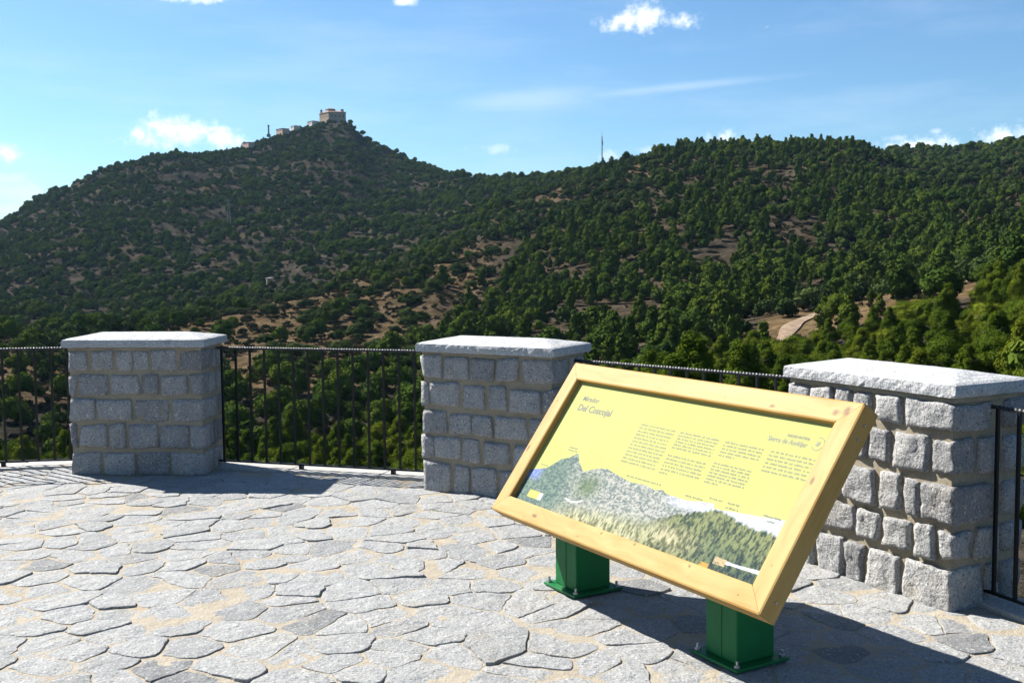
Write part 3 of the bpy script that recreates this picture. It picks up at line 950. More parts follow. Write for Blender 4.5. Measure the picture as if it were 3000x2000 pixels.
# round emblem: broken ring with a small bird-like figure inside
mb = MB()
ec = np.array([0.803, 0.2495])
for a0, a1 in ((-2.6, 1.9),):
    n = 40; an = np.linspace(a0, a1, n + 1)
    v = [(ec[0] + math.cos(t) * r_, ec[1] + math.sin(t) * r_, 0.0006) for t in an for r_ in (0.0255, 0.0285)]
    mb.add(v, [(2 * i, 2 * i + 1, 2 * i + 3, 2 * i + 2) for i in range(n)])
for pts in ([(-.014, -.006), (.002, -.010), (.012, .002), (.004, .000), (.010, .014), (-.001, .005), (-.010, .012), (-.006, .001)],):
    mb.add([(ec[0] + p[0], ec[1] + p[1], 0.0006) for p in pts], [tuple(range(len(pts)))])
mb.build('emblem', M['ink_logo'], panel)


def word_lines(mb, u0, u1, vs, last=1.0, ch=0.0076):
    """unreadable fine print: rows of word-length strokes with letter gaps"""
    for li, v in enumerate(vs):
        end = u1 if li < len(vs) - 1 else u0 + (u1 - u0) * last
        x = u0
        while x < end - 0.004:
            w = min(rng.choice([0.010, 0.018, 0.026, 0.036, 0.048], p=[.24, .24, .22, .18, .12]), end - x)
            y = x
            while y < x + w - 0.001:
                lw = rng.uniform(0.0022, 0.0042); hh = ch * rng.choice([0.68, 0.68, 1.0])
                lw = min(lw, x + w - y)
                mb.add([(y, v, 0.0006), (y + lw, v, 0.0006), (y + lw, v + hh, 0.0006), (y, v + hh, 0.0006)], [(0, 1, 2, 3)])
                y += lw + 0.0007
            x += w + rng.uniform(0.006, 0.010)


def rows(v0, v1, n): return list(np.linspace(v0, v1, n))


for spec in ([(-.230, .014, rows(.179, -.011, 12), 1.0)],
             [(.046, .297, rows(.179, .105, 6), 1.0), (.046, .297, rows(.066, -.017, 6), 0.22)],
             [(.334, .558, rows(.179, .118, 5), 0.42), (.334, .558, rows(.080, -.006, 7), 0.40)],
             [(.596, .832, rows(.180, .096, 6), 1.0)]):
    for u0, u1, vs, last in spec:
        mb = MB(); word_lines(mb, u0, u1, vs, last); mb.build('body_text', M['ink_body'], panel)
for u0, u1, vs in ((-.142, .101, [-.070]), (.272, .387, [-.083]), (.409, .482, [-.066]), (.517, .587, [-.066, -.085]), (.719, .815, [-.074]), (.748, .785, [-.092]), (-.651, -.575, [-.010, -.024]), (-.798, -.739, [-.131])):
    mb = MB()
    for v_ in vs: word_lines(mb, u0, u1, [v_], 1.0, 0.0062)
    ct = mb.build('caption_text', M['ink_body'], panel)
    ct.location.z = 0.0008

# the printed panorama of the hills: a flat print, its colours held per vertex
SKY = np.array([(-.857, -.172), (-.827, -.165), (-.775, -.151), (-.732, -.139), (-.659, -.077), (-.604, -.06), (-.571, -.034), (-.556, -.030), (-.546, -.038), (-.519, -.064), (-.465, -.098), (-.446, -.106), (-.405, -.091), (-.357, -.072), (-.291, -.062), (-.255, -.07), (-.194, -.077), (-.1, -.092), (.014, -.086), (.078, -.096), (.125, -.087), (.135, -.087), (.154, -.098), (.249, -.099), (.287, -.101), (.387, -.087), (.451, -.08), (.459, -.100), (.51, -.097), (.519, -.098), (.587, -.09), (.676, -.084), (.857, -.065)])
FOR = np.array([(-.857, -.34), (.1, -.25), (.25, -.175), (.363, -.136), (.46, -.1), (.523, -.097), (.584, -.112), (.675, -.129), (.739, -.127), (.799, -.123), (.83, -.139), (.857, -.108)])
nu, nv = 460, 150
us = np.linspace(-IW - 0.01, IW + 0.01, nu + 1)
sky = np.interp(us, SKY[:, 0], SKY[:, 1]) + (vn2(us, us * 0, 160, 3) - 0.5) * 0.004
forl = np.interp(us, FOR[:, 0], FOR[:, 1]) + (vn2(us, us * 0, 90, 5) - 0.5) * 0.016
vv = np.linspace(0, 1, nv + 1)
UU = np.repeat(us[:, None], nv + 1, 1); VV = (-IH - 0.01) + (sky + IH + 0.01)[:, None] * vv[None]


def s2l(c): return (np.array(c) / 255.0) ** 2.2


def lerp(a, b, t): return a + (b - a) * t[..., None]


n1 = fbm2(UU, VV * 1.6, 85, 3, 1, 0.75); n2 = fbm2(UU * 1.0, VV * 0.45, 95, 3, 4, 0.75); n3 = fbm2(UU, VV, 9, 3, 8)
def st(a, b, x): return sstep(a, b, x)
t = st(0.28, 0.72, n1)
mount = lerp(s2l((112, 128, 128)), s2l((205, 205, 196)), t)
colr = mount
left = lerp(s2l((84, 112, 112)), s2l((140, 160, 146)), t)
colr = lerp(colr, left, (1 - st(-.62, -.42, UU + VV * .3))[..., :] * 1.0) if False else colr * (st(-.66, -.45, UU + VV * .3))[..., None] + left * (1 - st(-.66, -.45, UU + VV * .3))[..., None]
blue = lerp(s2l((120, 145, 205)), s2l((160, 175, 220)), t)
wb = (1 - st(-.80, -.72, UU)) * st(-.23, -.19, VV)
colr = colr * (1 - wb[..., None]) + blue * wb[..., None]
mid = lerp(s2l((112, 120, 92)), s2l((214, 212, 172)), st(0.3, 0.7, n2))
wm = st(-.02, .07, (-.16 - VV) - (.30 - (UU + .5) * .22) * .35) * st(-.62, -.30, UU)
colr = colr * (1 - wm[..., None]) + mid * wm[..., None]
green = lerp(s2l((92, 116, 100)), s2l((132, 150, 118)), t)
wg = np.exp(-((UU + .36) / .085) ** 2 - ((VV + .17) / .06) ** 2) * 1.1
wg = np.clip(wg, 0, 1)
colr = colr * (1 - wg[..., None]) + green * wg[..., None]
haz = lerp(s2l((196, 200, 208)), s2l((222, 228, 240)), t)
wh = st(.14, .26, UU) * st(-.155, -.12, VV)
colr = colr * (1 - wh[..., None]) + haz * wh[..., None]
# right-hand wood
tr = st(0.30, 0.66, n2)
wood_c = lerp(s2l((58, 80, 74)), s2l((150, 158, 112)), tr)
low = lerp(s2l((46, 66, 74)), s2l((120, 138, 104)), tr)
wl = st(0.06, 0.17, (forl[:, None] - VV)) * st(.35, .6, UU)
wood_c = wood_c * (1 - wl[..., None]) + low * wl[..., None]
pale = lerp(s2l((120, 126, 90)), s2l((222, 212, 176)), tr)
wp = np.exp(-((UU - .30) / .14) ** 2 - ((VV + .27) / .045) ** 2)
wood_c = wood_c * (1 - wp[..., None]) + pale * wp[..., None]
wf = st(0, .012, forl[:, None] - VV) * st(.05, .28, UU)
colr = colr * (1 - wf[..., None]) + wood_c * wf[..., None]
lake = lerp(s2l((205, 218, 240)), s2l((218, 228, 246)), t)
wk = st(0, .004, VV - forl[:, None]) * st(.50, .515, UU)
colr = colr * (1 - wk[..., None]) + lake * wk[..., None]
dark = s2l((48, 66, 78)); wd = st(0.0, .02, -.295 - VV) * st(.57, .63, UU) * 0.85 * (0.4 + 0.6 * (1 - tr))
colr = colr * (1 - wd[..., None]) + dark * wd[..., None]
ww = ((np.abs(VV + .286 - (UU - .745) * .03) < .0085 - .004 * n3) & (UU > .655) & (UU < .833))
colr[ww] = s2l((226, 232, 244))
w2 = (np.abs(UU - .625) < .032) & (np.abs(VV + .292) < .014) & (n1 > .36); colr[w2] = s2l((214, 190, 150))
w3 = (np.abs(UU - .555) < .026) & (np.abs(VV + .326) < .012) & (n1 > .36); colr[w3] = s2l((214, 170, 90))
wr = np.abs(np.hypot((UU + .42) / .13, (VV + .16) / .098) - 1) < .045
wr &= (VV < -.20) & (UU > -.47) & (UU < -.34); colr[wr] = s2l((226, 222, 220))
mb = MB()
m_ = nv + 1
mb.add(np.stack([UU, VV, UU * 0 + 0.0003], -1).reshape(-1, 3), [(i * m_ + j, (i + 1) * m_ + j, (i + 1) * m_ + j + 1, i * m_ + j + 1) for i in range(nu) for j in range(nv)])
me = mb.mesh('printed_landscape', M['print'])
at = me.attributes.new('print', 'FLOAT_COLOR', 'POINT')
at.data.foreach_set('color', np.concatenate([np.clip(colr * 0.46, 0, 1), np.ones(colr.shape[:2] + (1,))], -1).astype(np.float32).ravel())
link('printed_landscape', me, panel)
mb = MB()
mb.add([(-.765, -.303, .0006), (-.645, -.303, .0006), (-.645, -.266, .0006), (-.765, -.266, .0006)], [(0, 1, 2, 3)], 0)
mb.add([(-.765, -.303, .0010), (-.676, -.303, .0010), (-.676, -.266, .0010), (-.765, -.266, .0010)], [(0, 1, 2, 3)], 1)
mb.add([(-.752, -.295, .0014), (-.742, -.295, .0014), (-.742, -.276, .0014), (-.752, -.276, .0014)], [(0, 1, 2, 3)], 2)
mb.build('logo', [M['white'], M['logo_yellow'], M['logo_red']], panel)

# screw heads on the frame end
for v_ in (-.36, .30, .36):
    mb = MB(); mb.tube((0, 0, 0), (0.004, 0, 0), 0.006, 0.005, 10)
    on_board(mb.build('screw', M['bolt'], sign), HW, v_, -0.045)

# posts
PC = [np.array([0.332, 5.185]), np.array([0.897, 4.245])]
nh = np.array([-E_[1], E_[0]])
e2 = E_[:2]
for pi_, c in enumerate(PC):
    a_, b2 = 0.092, 0.098
    cr = [c + e2 * sx_ * a_ + nh * sy_ * b2 for sx_, sy_ in ((-1, -1), (1, -1), (1, 1), (-1, 1))]

    def ztop(p):   # underside of the board
        q = C - N_ * (TH - 0.004)
        return q[2] - ((p[0] - q[0]) * N_[0] + (p[1] - q[1]) * N_[1]) / N_[2]
    o = empty('tmp')
    bpy.data.objects.remove(o)
    mb = MB(); mb.hexa([(*p, 0.022) for p in cr], [(*p, min(ztop(p), 1.0)) for p in cr])
    me = mb.mesh('post', M['green'])
    me.transform(SI)
    post = bevel(link('post', me, sign), 0.006, 3)
    # welded seam strip down the front
    base_c = SI @ Vector((c[0], c[1], 0))
    mb = MB(); mb.box((base_c.x + 0.003, base_c.y - b2 - 0.0008, 0.2), (0.004, 0.003, 0.36)); mb.build('seam', M['green'], post)
    mb = MB(); mb.box((base_c.x, base_c.y, 0.016), (0.275, 0.275, 0.013)); pl = bevel(mb.build('base_plate', M['green'], post), 0.003)
    for sx_ in (-1, 1):
        for sy_ in (-1, 1):
            q = (base_c.x + sx_ * 0.117, base_c.y + sy_ * 0.117)
            mb = MB(); mb.tube((*q, 0.02), (*q, 0.032), 0.012, 0.012, 6); mb.tube((*q, 0.032), (*q, 0.05), 0.006, 0.006, 8)
            mb.build('bolt', M['bolt'], post)

# ------------------------------------------------------------------ trees
def ico(sub=1):
    bm = __import__('bmesh').new(); __import__('bmesh').ops.create_icosphere(bm, subdivisions=sub, radius=1)
    v = np.array([x.co[:] for x in bm.verts]); f = np.array([[q.index for q in p.verts] for p in bm.faces]); bm.free()
    return v, f


I1 = ico(1); I2 = ico(2)


def crown_mesh(name, mat, kind, cards, size, seed, lobes):
    r = np.random.default_rng(seed)
    L = []
    if kind == 'cone':      # tall rounded pine: 5.6 m of crown over a 1.4 m bare stem
        for i in range(lobes):
            h = (i + 0.5) / lobes; z = 1.5 + h * 5.2
            rad = 2.0 * (1 - abs(h - 0.30) ** 1.4 * 1.45) * 0.80
            a = i * 2.4 + r.uniform(-.5, .5)
            k = max(rad, 0.2) * r.uniform(0.30, 1.0)
            L.append((math.cos(a) * k, math.sin(a) * k, z, max(0.48, 0.52 * rad) * r.uniform(.8, 1.25)))
    elif kind == 'round':   # round-headed stone pine
        for i in range(lobes):
            a = i * 2.4 + r.uniform(-.5, .5); h = r.uniform(-0.7, 1)
            k = math.sqrt(max(0.05, 1 - h * h)) * 2.0 * r.uniform(.5, .95)
            L.append((math.cos(a) * k, math.sin(a) * k, 3.7 + h * 1.35, r.uniform(.75, 1.15)))
    else:                    # bush
        for i in range(lobes):
            a = i * 2.4 + r.uniform(-.5, .5); h = r.uniform(0, 1)
            k = math.sqrt(1 - 0.8 * h * h) * 1.15 * r.uniform(.4, .95)
            L.append((math.cos(a) * k, math.sin(a) * k, 0.55 + h * 0.95, r.uniform(.45, .75)))
    Vs = []; Fs = []; n = 0
    bv, bf = I1
    for (x, y, z, q) in L:
        v = bv * q * np.array([.74, .74, .60]) * (1 + (r.random((len(bv), 1)) - .5) * .35) + np.array([x, y, z])
        Vs.append(v); Fs.append(np.column_stack([bf, bf[:, 2]]) + n); n += len(v)
    LA = np.array(L); wgt = LA[:, 3] ** 2; wgt /= wgt.sum()
    pick = r.choice(len(L), cards, p=wgt)
    d = r.normal(size=(cards, 3)); d[:, 2] = d[:, 2] * .9 + 0.18; d /= np.linalg.norm(d, axis=1)[:, None]
    rad = LA[pick, 3] * r.uniform(.72, 1.12, cards)
    c = LA[pick, :3] + d * rad[:, None] * np.array([1, 1, .85])
    # needles tufts: narrow quads pointing outward and up
    cen = LA[:, :3].mean(0); og = c - cen; og /= np.linalg.norm(og, axis=1)[:, None]
    nn_ = og * .55 + d * .75 + r.normal(size=(cards, 3)) * .38; nn_ /= np.linalg.norm(nn_, axis=1)[:, None]
    sd = np.cross(nn_, r.normal(size=(cards, 3))); sd /= np.linalg.norm(sd, axis=1)[:, None]
    ax = np.cross(nn_, sd)
    flip = ax[:, 2] < 0; ax[flip] *= -1; sd[flip] *= -1
    s = size * r.uniform(.6, 1.35, cards)[:, None]
    v = np.stack([c - sd * s * .42, c + sd * s * .42, c + ax * s + sd * s * .30, c + ax * s - sd * s * .30], 1)
    Vs.append(v.reshape(-1, 3)); Fs.append(np.arange(cards * 4).reshape(-1, 4) + n)
    V = np.concatenate(Vs); F = np.concatenate(Fs)
    me = bpy.data.meshes.new(name)
    fl = [tuple(q[:3]) if q[2] == q[3] else tuple(q) for q in F.tolist()]
    me.from_pydata(V.tolist(), [], fl)
    me.materials.append(mat)
    me.update()
    return me


def trunk_mesh(name, kind, seed):
    r = np.random.default_rng(seed)
    mb = MB()
    H = 6.0 if kind == 'cone' else 3.6
    pts = [np.array([0, 0, -0.6])]
    for i in range(1, 6):
        pts.append(np.array([r.normal(0, .06) * i, r.normal(0, .06) * i, H * i / 5]))
    for i in range(5):
        mb.tube(pts[i], pts[i + 1], 0.17 * (1 - i * .17), 0.17 * (1 - (i + 1) * .17), 7)
    for i in range(7):
        k = 1 + r.integers(1, 4); a = r.uniform(0, 2 * PI)
        mb.tube(pts[k], pts[k] + np.array([math.cos(a) * 1.5, math.sin(a) * 1.5, .8]), .05, .015, 5)
    return mb.mesh(name, M['bark'], smooth=True)


NEAR = [(crown_mesh('pine_crown', M['pine'], 'cone', 16000, .105, s, 34), trunk_mesh('pine_trunk', 'cone', s)) for s in (1, 2, 3)] + \
       [(crown_mesh('pine_crown', M['pine'], 'round', 14000, .105, s, 30), trunk_mesh('pine_trunk', 'round', s)) for s in (5, 6)]
MIDN = [(crown_mesh('pine_crown', M['pine_far'], 'cone', 5200, .19, s, 28), trunk_mesh('pine_trunk', 'cone', s)) for s in (11, 12)] + \
       [(crown_mesh('pine_crown', M['pine_far'], 'round', 4600, .19, s, 24), trunk_mesh('pine_trunk', 'round', s)) for s in (15,)]
BUSHN = [crown_mesh('bush_leaves', M['bush'], 'bush', 2200, .105, s, 14) for s in (21, 22, 23)]

proto = bpy.data.collections.new('far_crowns')      # source meshes for the far wood, not linked to the scene
for i, (k, s) in enumerate((('cone', 31), ('cone', 32), ('cone', 33), ('round', 34), ('round', 35))):
    proto.objects.link(bpy.data.objects.new('crown_%02d' % i, crown_mesh('far_crown', M['pine_far'], k, 1300, .34, s, 22)))
proto_b = bpy.data.collections.new('far_bushes')
for i, s in enumerate((41, 42, 43)):
    proto_b.objects.link(bpy.data.objects.new('far_bush_%02d' % i, crown_mesh('far_bush', M['bush'], 'bush', 380, .28, s, 9)))
proto_s = bpy.data.collections.new('far_scrub')
for i, s in enumerate((51, 52)):
    proto_s.objects.link(bpy.data.objects.new('scrub_%02d' % i, crown_mesh('scrub_tuft', M['scrub'], 'bush', 90, .50, s, 5)))


def densities(x, y, z):
    """trees, bushes, scrub per square metre"""
    r = np.hypot(x, y); xd, yd = proj(np.stack([x, y, z], -1))
    cl = fbm2(x, y, 0.022, 3, 21); cl2 = fbm2(x, y, 0.055, 3, 31)
    tree = np.zeros_like(r); bush = np.zeros_like(r); scr = np.zeros_like(r)
    near = r < 165
    tree = np.where(near, 0.075 * sstep(.22, .42, cl2 + .08), tree)
    bush = np.where(near, 0.030, bush); scr = np.where(near, 0.06 + .03 * (1 - sstep(30, 60, r)), scr)
    mid = (r >= 165) & (r < 480)
    spur = mid & (xd < 1150)
    # spur: scattered, thick in the hollow at its foot and on its right flank
    foot = (1 - sstep(195, 235, r))
    edge_y = np.interp(xd, [760, 830, 1000, 1100, 1180, 1240], [830, 800, 758, 690, 600, 520])
    flank = sstep(780, 840, xd) * sstep(0, 30, yd - edge_y)
    tree = np.where(spur, 0.0055 * sstep(.40, .60, cl2) + 0.032 * foot + 0.040 * flank, tree)
    lefty = spur & (xd < 560)
    tree = np.where(lefty, 0.012 * sstep(.35, .55, cl2) + 0.03 * foot, tree)
    bush = np.where(spur, 0.016 * sstep(.3, .6, cl), bush); scr = np.where(spur, 0.060, scr)
    right = (r >= 165) & (xd >= 1150) & (r < 760)
    up = sstep(455, 400, yd + (xd - 1500) * 0.0) if False else 1 - sstep(395, 460, yd)
    scrubby = (1 - sstep(1440, 1560, xd)) * (1 - sstep(480, 560, yd)) + up * 0.55 + sstep(1980, 2080, xd) * (1 - sstep(420, 480, yd)) * .75
    scrubby = np.clip(scrubby, 0, 1)
    leftedge = 1 - (1 - sstep(0, 30, yd - edge_y)) * (1 - sstep(1240, 1330, xd)) * .9
    tree = np.where(right, 0.047 * sstep(.27, .38, cl + .05) * (1 - scrubby * .90) * leftedge, tree)
    bush = np.where(right, 0.003 + 0.018 * scrubby, bush); scr = np.where(right, 0.02 + .02 * scrubby, scr)
    clear = np.zeros_like(r)      # bare patches on the wooded hill
    for cx_, cy_, cw_, ch_, cf_ in ((1762, 425, 75, 32, .9), (1775, 512, 55, 36, .95), (1850, 552, 60, 38, .95), (1920, 590, 55, 34, .8), (1400, 458, 130, 55, .85), (1560, 420, 60, 30, .6),
                                    (2230, 420, 170, 55, .75), (2270, 520, 110, 60, .75), (1330, 640, 60, 40, .7), (1480, 760, 70, 30, .7), (2080, 640, 110, 30, .8), (1900, 690, 70, 26, .8)):
        q = ((xd - cx_) / cw_) ** 2 + ((yd - cy_) / ch_) ** 2
        clear = np.maximum(clear, cf_ * (1 - sstep(.55, 1.25, q + (cl2 - .5) * 1.3)))
    tree = np.where(right, tree * (1 - clear), tree); scr = np.where(right, scr + clear * .045, scr); bush = np.where(right, bush + clear * .006, bush)
    val = (r > 165) & (r < 260) & (xd > 1700)
    tree = np.where(val, 0.018 * sstep(.42, .55, cl2) + .006, tree); bush = np.where(val, .015, bush)
    far = (r >= 480) & (xd < 1150) | (r >= 760)
    tree = np.where(far, 0.0125 * sstep(.36, .56, cl2) + .005 * sstep(.40, .60, cl) + .012 * sstep(.45, .6, cl) * sstep(760, 950, xd), tree)
    bush = np.where(far, 0.007 + .017 * sstep(.38, .58, cl2), bush); scr = np.where(far, 0.016, scr)
    crag = (r > 1120) & (xd > 690) & (xd < 840)
    tree = np.where(crag, .0015, tree)
    bush = np.where(crag, .010, bush)
    bush = np.where((r > 1090) & (xd > 560) & (xd < 745), .030, bush)
    return tree, bush, scr


def scatter(rmin, rmax, dmax, which, amax=0.58, seed=0):
    r_ = np.random.default_rng(seed)
    area = amax * (rmax ** 2 - rmin ** 2)
    n = int(area * dmax)
    a = r_.uniform(-amax, amax, n); r = np.sqrt(r_.uniform(rmin ** 2, rmax ** 2, n))
    x = np.sin(a) * r; y = np.cos(a) * r; z = ground(x, y)
    d = densities(x, y, z)[which]
    keep = r_.random(n) < d / dmax
    x, y, z = x[keep], y[keep], z[keep]
    td = np.full(len(x), 99.0)
    nearv = np.hypot(x, y) < 300
    if nearv.any(): td[nearv] = track_dist(x[nearv], y[nearv])
    ok = td > (3.6 if which == 0 else 2.8)
    if which == 0:      # the cleared bank where the dirt track climbs out of the valley
        tx, ty_ = proj(np.stack([x, y, z + 5.5], -1)); q = np.hypot(x, y)
        ok &= ~((tx > 1755) & (tx < 1880) & (ty_ < 792) & (q > 60) & (q < 212))
        ok &= ~((tx > 1950) & (tx < 2130) & (ty_ < 690) & (q > 120) & (q < 232) & (fbm2(x, y, .06, 2, 44) > .45))
        ok &= ~((tx > 2180) & (tx < 2260) & (ty_ < 660) & (q > 120) & (q < 246))
    return x[ok], y[ok], z[ok]


def visible(x, y, z, h):
    """line of sight over the terrain to the upper part of a plant"""
    ok = np.ones(len(x), bool)
    r = np.hypot(x, y)
    for s in np.linspace(0.15, 0.985, 60):
        zs = CAM_H + (z + h * .8 - CAM_H) * s
        ok &= ground(x * s, y * s) < zs + 0.0
    return ok


# near trees (objects) -------------------------------------------------------
x, y, z = scatter(30, 165, 0.075, 0, 0.95, 3)
xd, yd = proj(np.stack([x, y, z + 6.5], -1))
r = np.hypot(x, y)
# thin so trunks keep a distance
order = np.argsort(r); keep = []
for i in order:
    if r[i] < (36 if xd[i] > 1650 else 44) and xd[i] > 1100: continue
    if all((x[i] - x[j]) ** 2 + (y[i] - y[j]) ** 2 > 2.35 ** 2 for j in keep): keep.append(i)
keep = np.array(keep)
x, y, z, r, xd, yd = x[keep], y[keep], z[keep], r[keep], xd[keep], yd[keep]
sight = (xd > -60) & (xd < 2410) & visible(x, y, z, 6.5)
# hidden by the terrace floor, the pillars or the board
floor_y = np.interp(xd, [-100, 500, 975, 1300, 1800, 2352], [1065, 1070, 1095, 1140, 1160, 1180])
hid = (yd > floor_y) | ((xd > 175) & (xd < 500) & (yd > 800)) | ((xd > 990) & (xd < 1290) & (yd > 815)) | ((xd > 1290) & (xd < 1800) & (yd > 885)) | ((xd > 1850) & (xd < 2180) & (yd > 880))
vis = sight & ~hid
vi = np.where(vis)[0]; vi = vi[np.argsort(r[vi])]
vis[vi[278:]] = False


def zone(xd, yd):
    if yd > 815 or xd < 0:
        if xd < 180: return 'dense green pine seen through the railing left of the leftmost pillar'
        if xd < 980: return 'dense green pine seen through the railing between the left and middle pillars'
        if xd < 1320: return 'green pine just above the cap of the middle pillar'
        if xd < 1860: return 'bright green pine top showing above the railing behind the information board'
        return 'dense pine on the slope just behind the sunlit right pillar'
    if xd < 980: return 'green pine on the valley floor beyond the left railings'
    if xd < 1860: return 'bright green pine top in the valley above the information board'
    if xd < 2150: return 'tall pine on the near slope above the right pillar cap'
    return 'tall pine at the right edge of the view on the near slope'


def lum(i):
    return i


count = 0


def plant_tree(src, x, y, z, sc, rot, label, group, lean=0.0, name='pine_tree'):
    t = empty(name, (x, y, z - 0.15), rot)
    t.scale = (sc[0], sc[0], sc[1]); t.rotation_euler = (lean, lean * .5, rot)
    tag(t, label, 'tree', group)
    link('crown', src[0], t); link('trunk', src[1], t)
    return t


rr = np.random.default_rng(99)
for i in np.where(vis)[0]:
    s = rr.uniform(.66, 1.18) * (.76 if xd[i] > 1860 else 1.02 if xd[i] > 1450 else 1.0) * (.55 if r[i] < 78 and xd[i] > 1650 else 1.0)
    k = rr.integers(0, 3) if rr.random() < .72 else rr.integers(3, 5)
    lb = zone(xd[i], yd[i])
    plant_tree(NEAR[k], x[i], y[i], z[i], (s * rr.uniform(.9, 1.15), s), rr.uniform(0, 6.28), lb, lb.replace('pine', 'pines', 1) if False else 'pines: ' + lb, rr.normal(0, .03))
    count += 1
NEAR_REST = (x[~vis & (xd > -300)], y[~vis & (xd > -300)], z[~vis & (xd > -300)])

# the mid forest: the largest as objects up to 300 in all, the rest one object -----
mx, my, mz = scatter(165, 1350, 0.060, 0, 0.50, 5)
mr = np.hypot(mx, my)
mxd, myd = proj(np.stack([mx, my, mz + 5], -1))
mv = (mxd > 0) & (mxd < 2352) & visible(mx, my, mz, 6) & (myd < np.interp(mxd, [0, 140, 150, 520, 530, 950, 960, 1360, 1370, 1790, 1800, 2352], [1000, 1000, 775, 775, 1000, 1000, 790, 790, 840, 840, 830, 880]))
cand = np.where(mv)[0]; cand = cand[np.argsort(mr[cand])]
take = cand[:max(0, 296 - count)]


def mzone(xd, yd):
    if xd < 1000: return 'dark rounded pine on the tan spur in front of the far hill'
    if xd < 1750: return 'dark slim pine at the foot of the right-hand wooded hill'
    return 'dark pine beside the dirt track in the valley on the right'


isobj = np.zeros(len(mx), bool)
for i in take:
    s = rr.uniform(.75, 1.25); k = rr.integers(0, 2) if (rr.random() < .6 and mxd[i] > 1000) else 2
    lb = mzone(mxd[i], myd[i])
    plant_tree(MIDN[k], mx[i], my[i], mz[i], (s * rr.uniform(.85, 1.1), s), rr.uniform(0, 6.28), lb, 'pines: ' + lb)
    isobj[i] = True


# a few trees that stand out on their own
def single(xd_, yd_, r_, src, sc, label):
    a0, _ = az_el(xd_, yd_); X, Y = math.sin(a0) * r_, math.cos(a0) * r_
    return plant_tree(src, X, Y, float(ground(X, Y)), sc, 1.0, label, None)


single(1010, 590, 428, MIDN[2], (1.25, 1.35), 'lone round-headed stone pine on the crest of the tan spur')
single(405, 350, 1100, MIDN[2], (.95, 1.5), 'tiny round tree standing clear on the skyline of the far hill')
single(1268, 410, 925, MIDN[2], (1.35, 1.5), 'left one of two round trees on the saddle skyline')
single(1283, 410, 922, MIDN[2], (1.35, 1.5), 'right one of two round trees on the saddle skyline')

# round bushes on the spur
bx, by, bz = scatter(190, 1350, 0.034, 1, 0.50, 8)
br = np.hypot(bx, by); bxd, byd = proj(np.stack([bx, by, bz + 1], -1))
bsel = np.where((br < 470) & (bxd > 520) & (bxd < 1150) & (byd < np.where(bxd > 950, 770, 900)) & visible(bx, by, bz, 1.6))[0]
bsel = bsel[np.argsort(br[bsel])][:120]
bobj = np.zeros(len(bx), bool)
for i in bsel:
    o = link('round_bush', BUSHN[rr.integers(0, 3)])
    s = rr.uniform(1.0, 2.0)
    o.location = (bx[i], by[i], bz[i] - .1); o.scale = (s * 1.1, s * 1.1, s); o.rotation_euler = (0, 0, rr.uniform(0, 6.28))
    tag(o, 'dark green round bush scattered on the tan stony spur', 'bush', 'round bushes on the tan spur')
    bobj[i] = True


def instancer(name, coll, x, y, z, smin, smax, seed, label, cat, flat=1.0, pick=None, mul=1.0):
    r_ = np.random.default_rng(seed)
    n = len(x)
    me = bpy.data.meshes.new(name)
    me.vertices.add(n)
    me.vertices.foreach_set('co', np.stack([x, y, z - 0.15], -1).astype(np.float32).ravel())
    at = me.attributes.new('rot', 'FLOAT_VECTOR', 'POINT'); at.data.foreach_set('vector', np.stack([r_.normal(0, .05, n), r_.normal(0, .05, n), r_.uniform(0, 6.28, n)], -1).astype(np.float32).ravel())
    s = r_.uniform(smin, smax, n) * mul; w = r_.uniform(.82, 1.18, n)
    at = me.attributes.new('scl', 'FLOAT_VECTOR', 'POINT'); at.data.foreach_set('vector', np.stack([s * w, s * w, s * flat], -1).astype(np.float32).ravel())
    at = me.attributes.new('pick', 'INT', 'POINT'); at.data.foreach_set('value', (r_.integers(0, len(coll.objects), n) if pick is None else pick).astype(np.int32))
    me.update()
    o = link(name, me)
    ng = bpy.data.node_groups.new(name, 'GeometryNodeTree')
    ng.interface.new_socket('Geometry', in_out='INPUT', socket_type='NodeSocketGeometry')
    ng.interface.new_socket('Geometry', in_out='OUTPUT', socket_type='NodeSocketGeometry')
    gi = ng.nodes.new('NodeGroupInput'); go = ng.nodes.new('NodeGroupOutput')
    ip = ng.nodes.new('GeometryNodeInstanceOnPoints')
    ci = ng.nodes.new('GeometryNodeCollectionInfo'); ci.inputs['Collection'].default_value = coll
    ci.inputs['Separate Children'].default_value = True; ci.inputs['Reset Children'].default_value = True

    def na(nm, ty):
        q = ng.nodes.new('GeometryNodeInputNamedAttribute'); q.data_type = ty; q.inputs['Name'].default_value = nm
        return q.outputs['Attribute']
    ng.links.new(gi.outputs[0], ip.inputs['Points']); ng.links.new(ci.outputs[0], ip.inputs['Instance'])
    ip.inputs['Pick Instance'].default_value = True
    ng.links.new(na('pick', 'INT'), ip.inputs['Instance Index'])
    er = ng.nodes.new('FunctionNodeEulerToRotation'); ng.links.new(na('rot', 'FLOAT_VECTOR'), er.inputs[0])
    ng.links.new(er.outputs[0], ip.inputs['Rotation'])
    ng.links.new(na('scl', 'FLOAT_VECTOR'), ip.inputs['Scale'])
    ng.links.new(ip.outputs[0], go.inputs[0])
    md = o.modifiers.new('Wood', 'NODES'); md.node_group = ng
    tag(o, label, cat, kind='stuff')
    return o


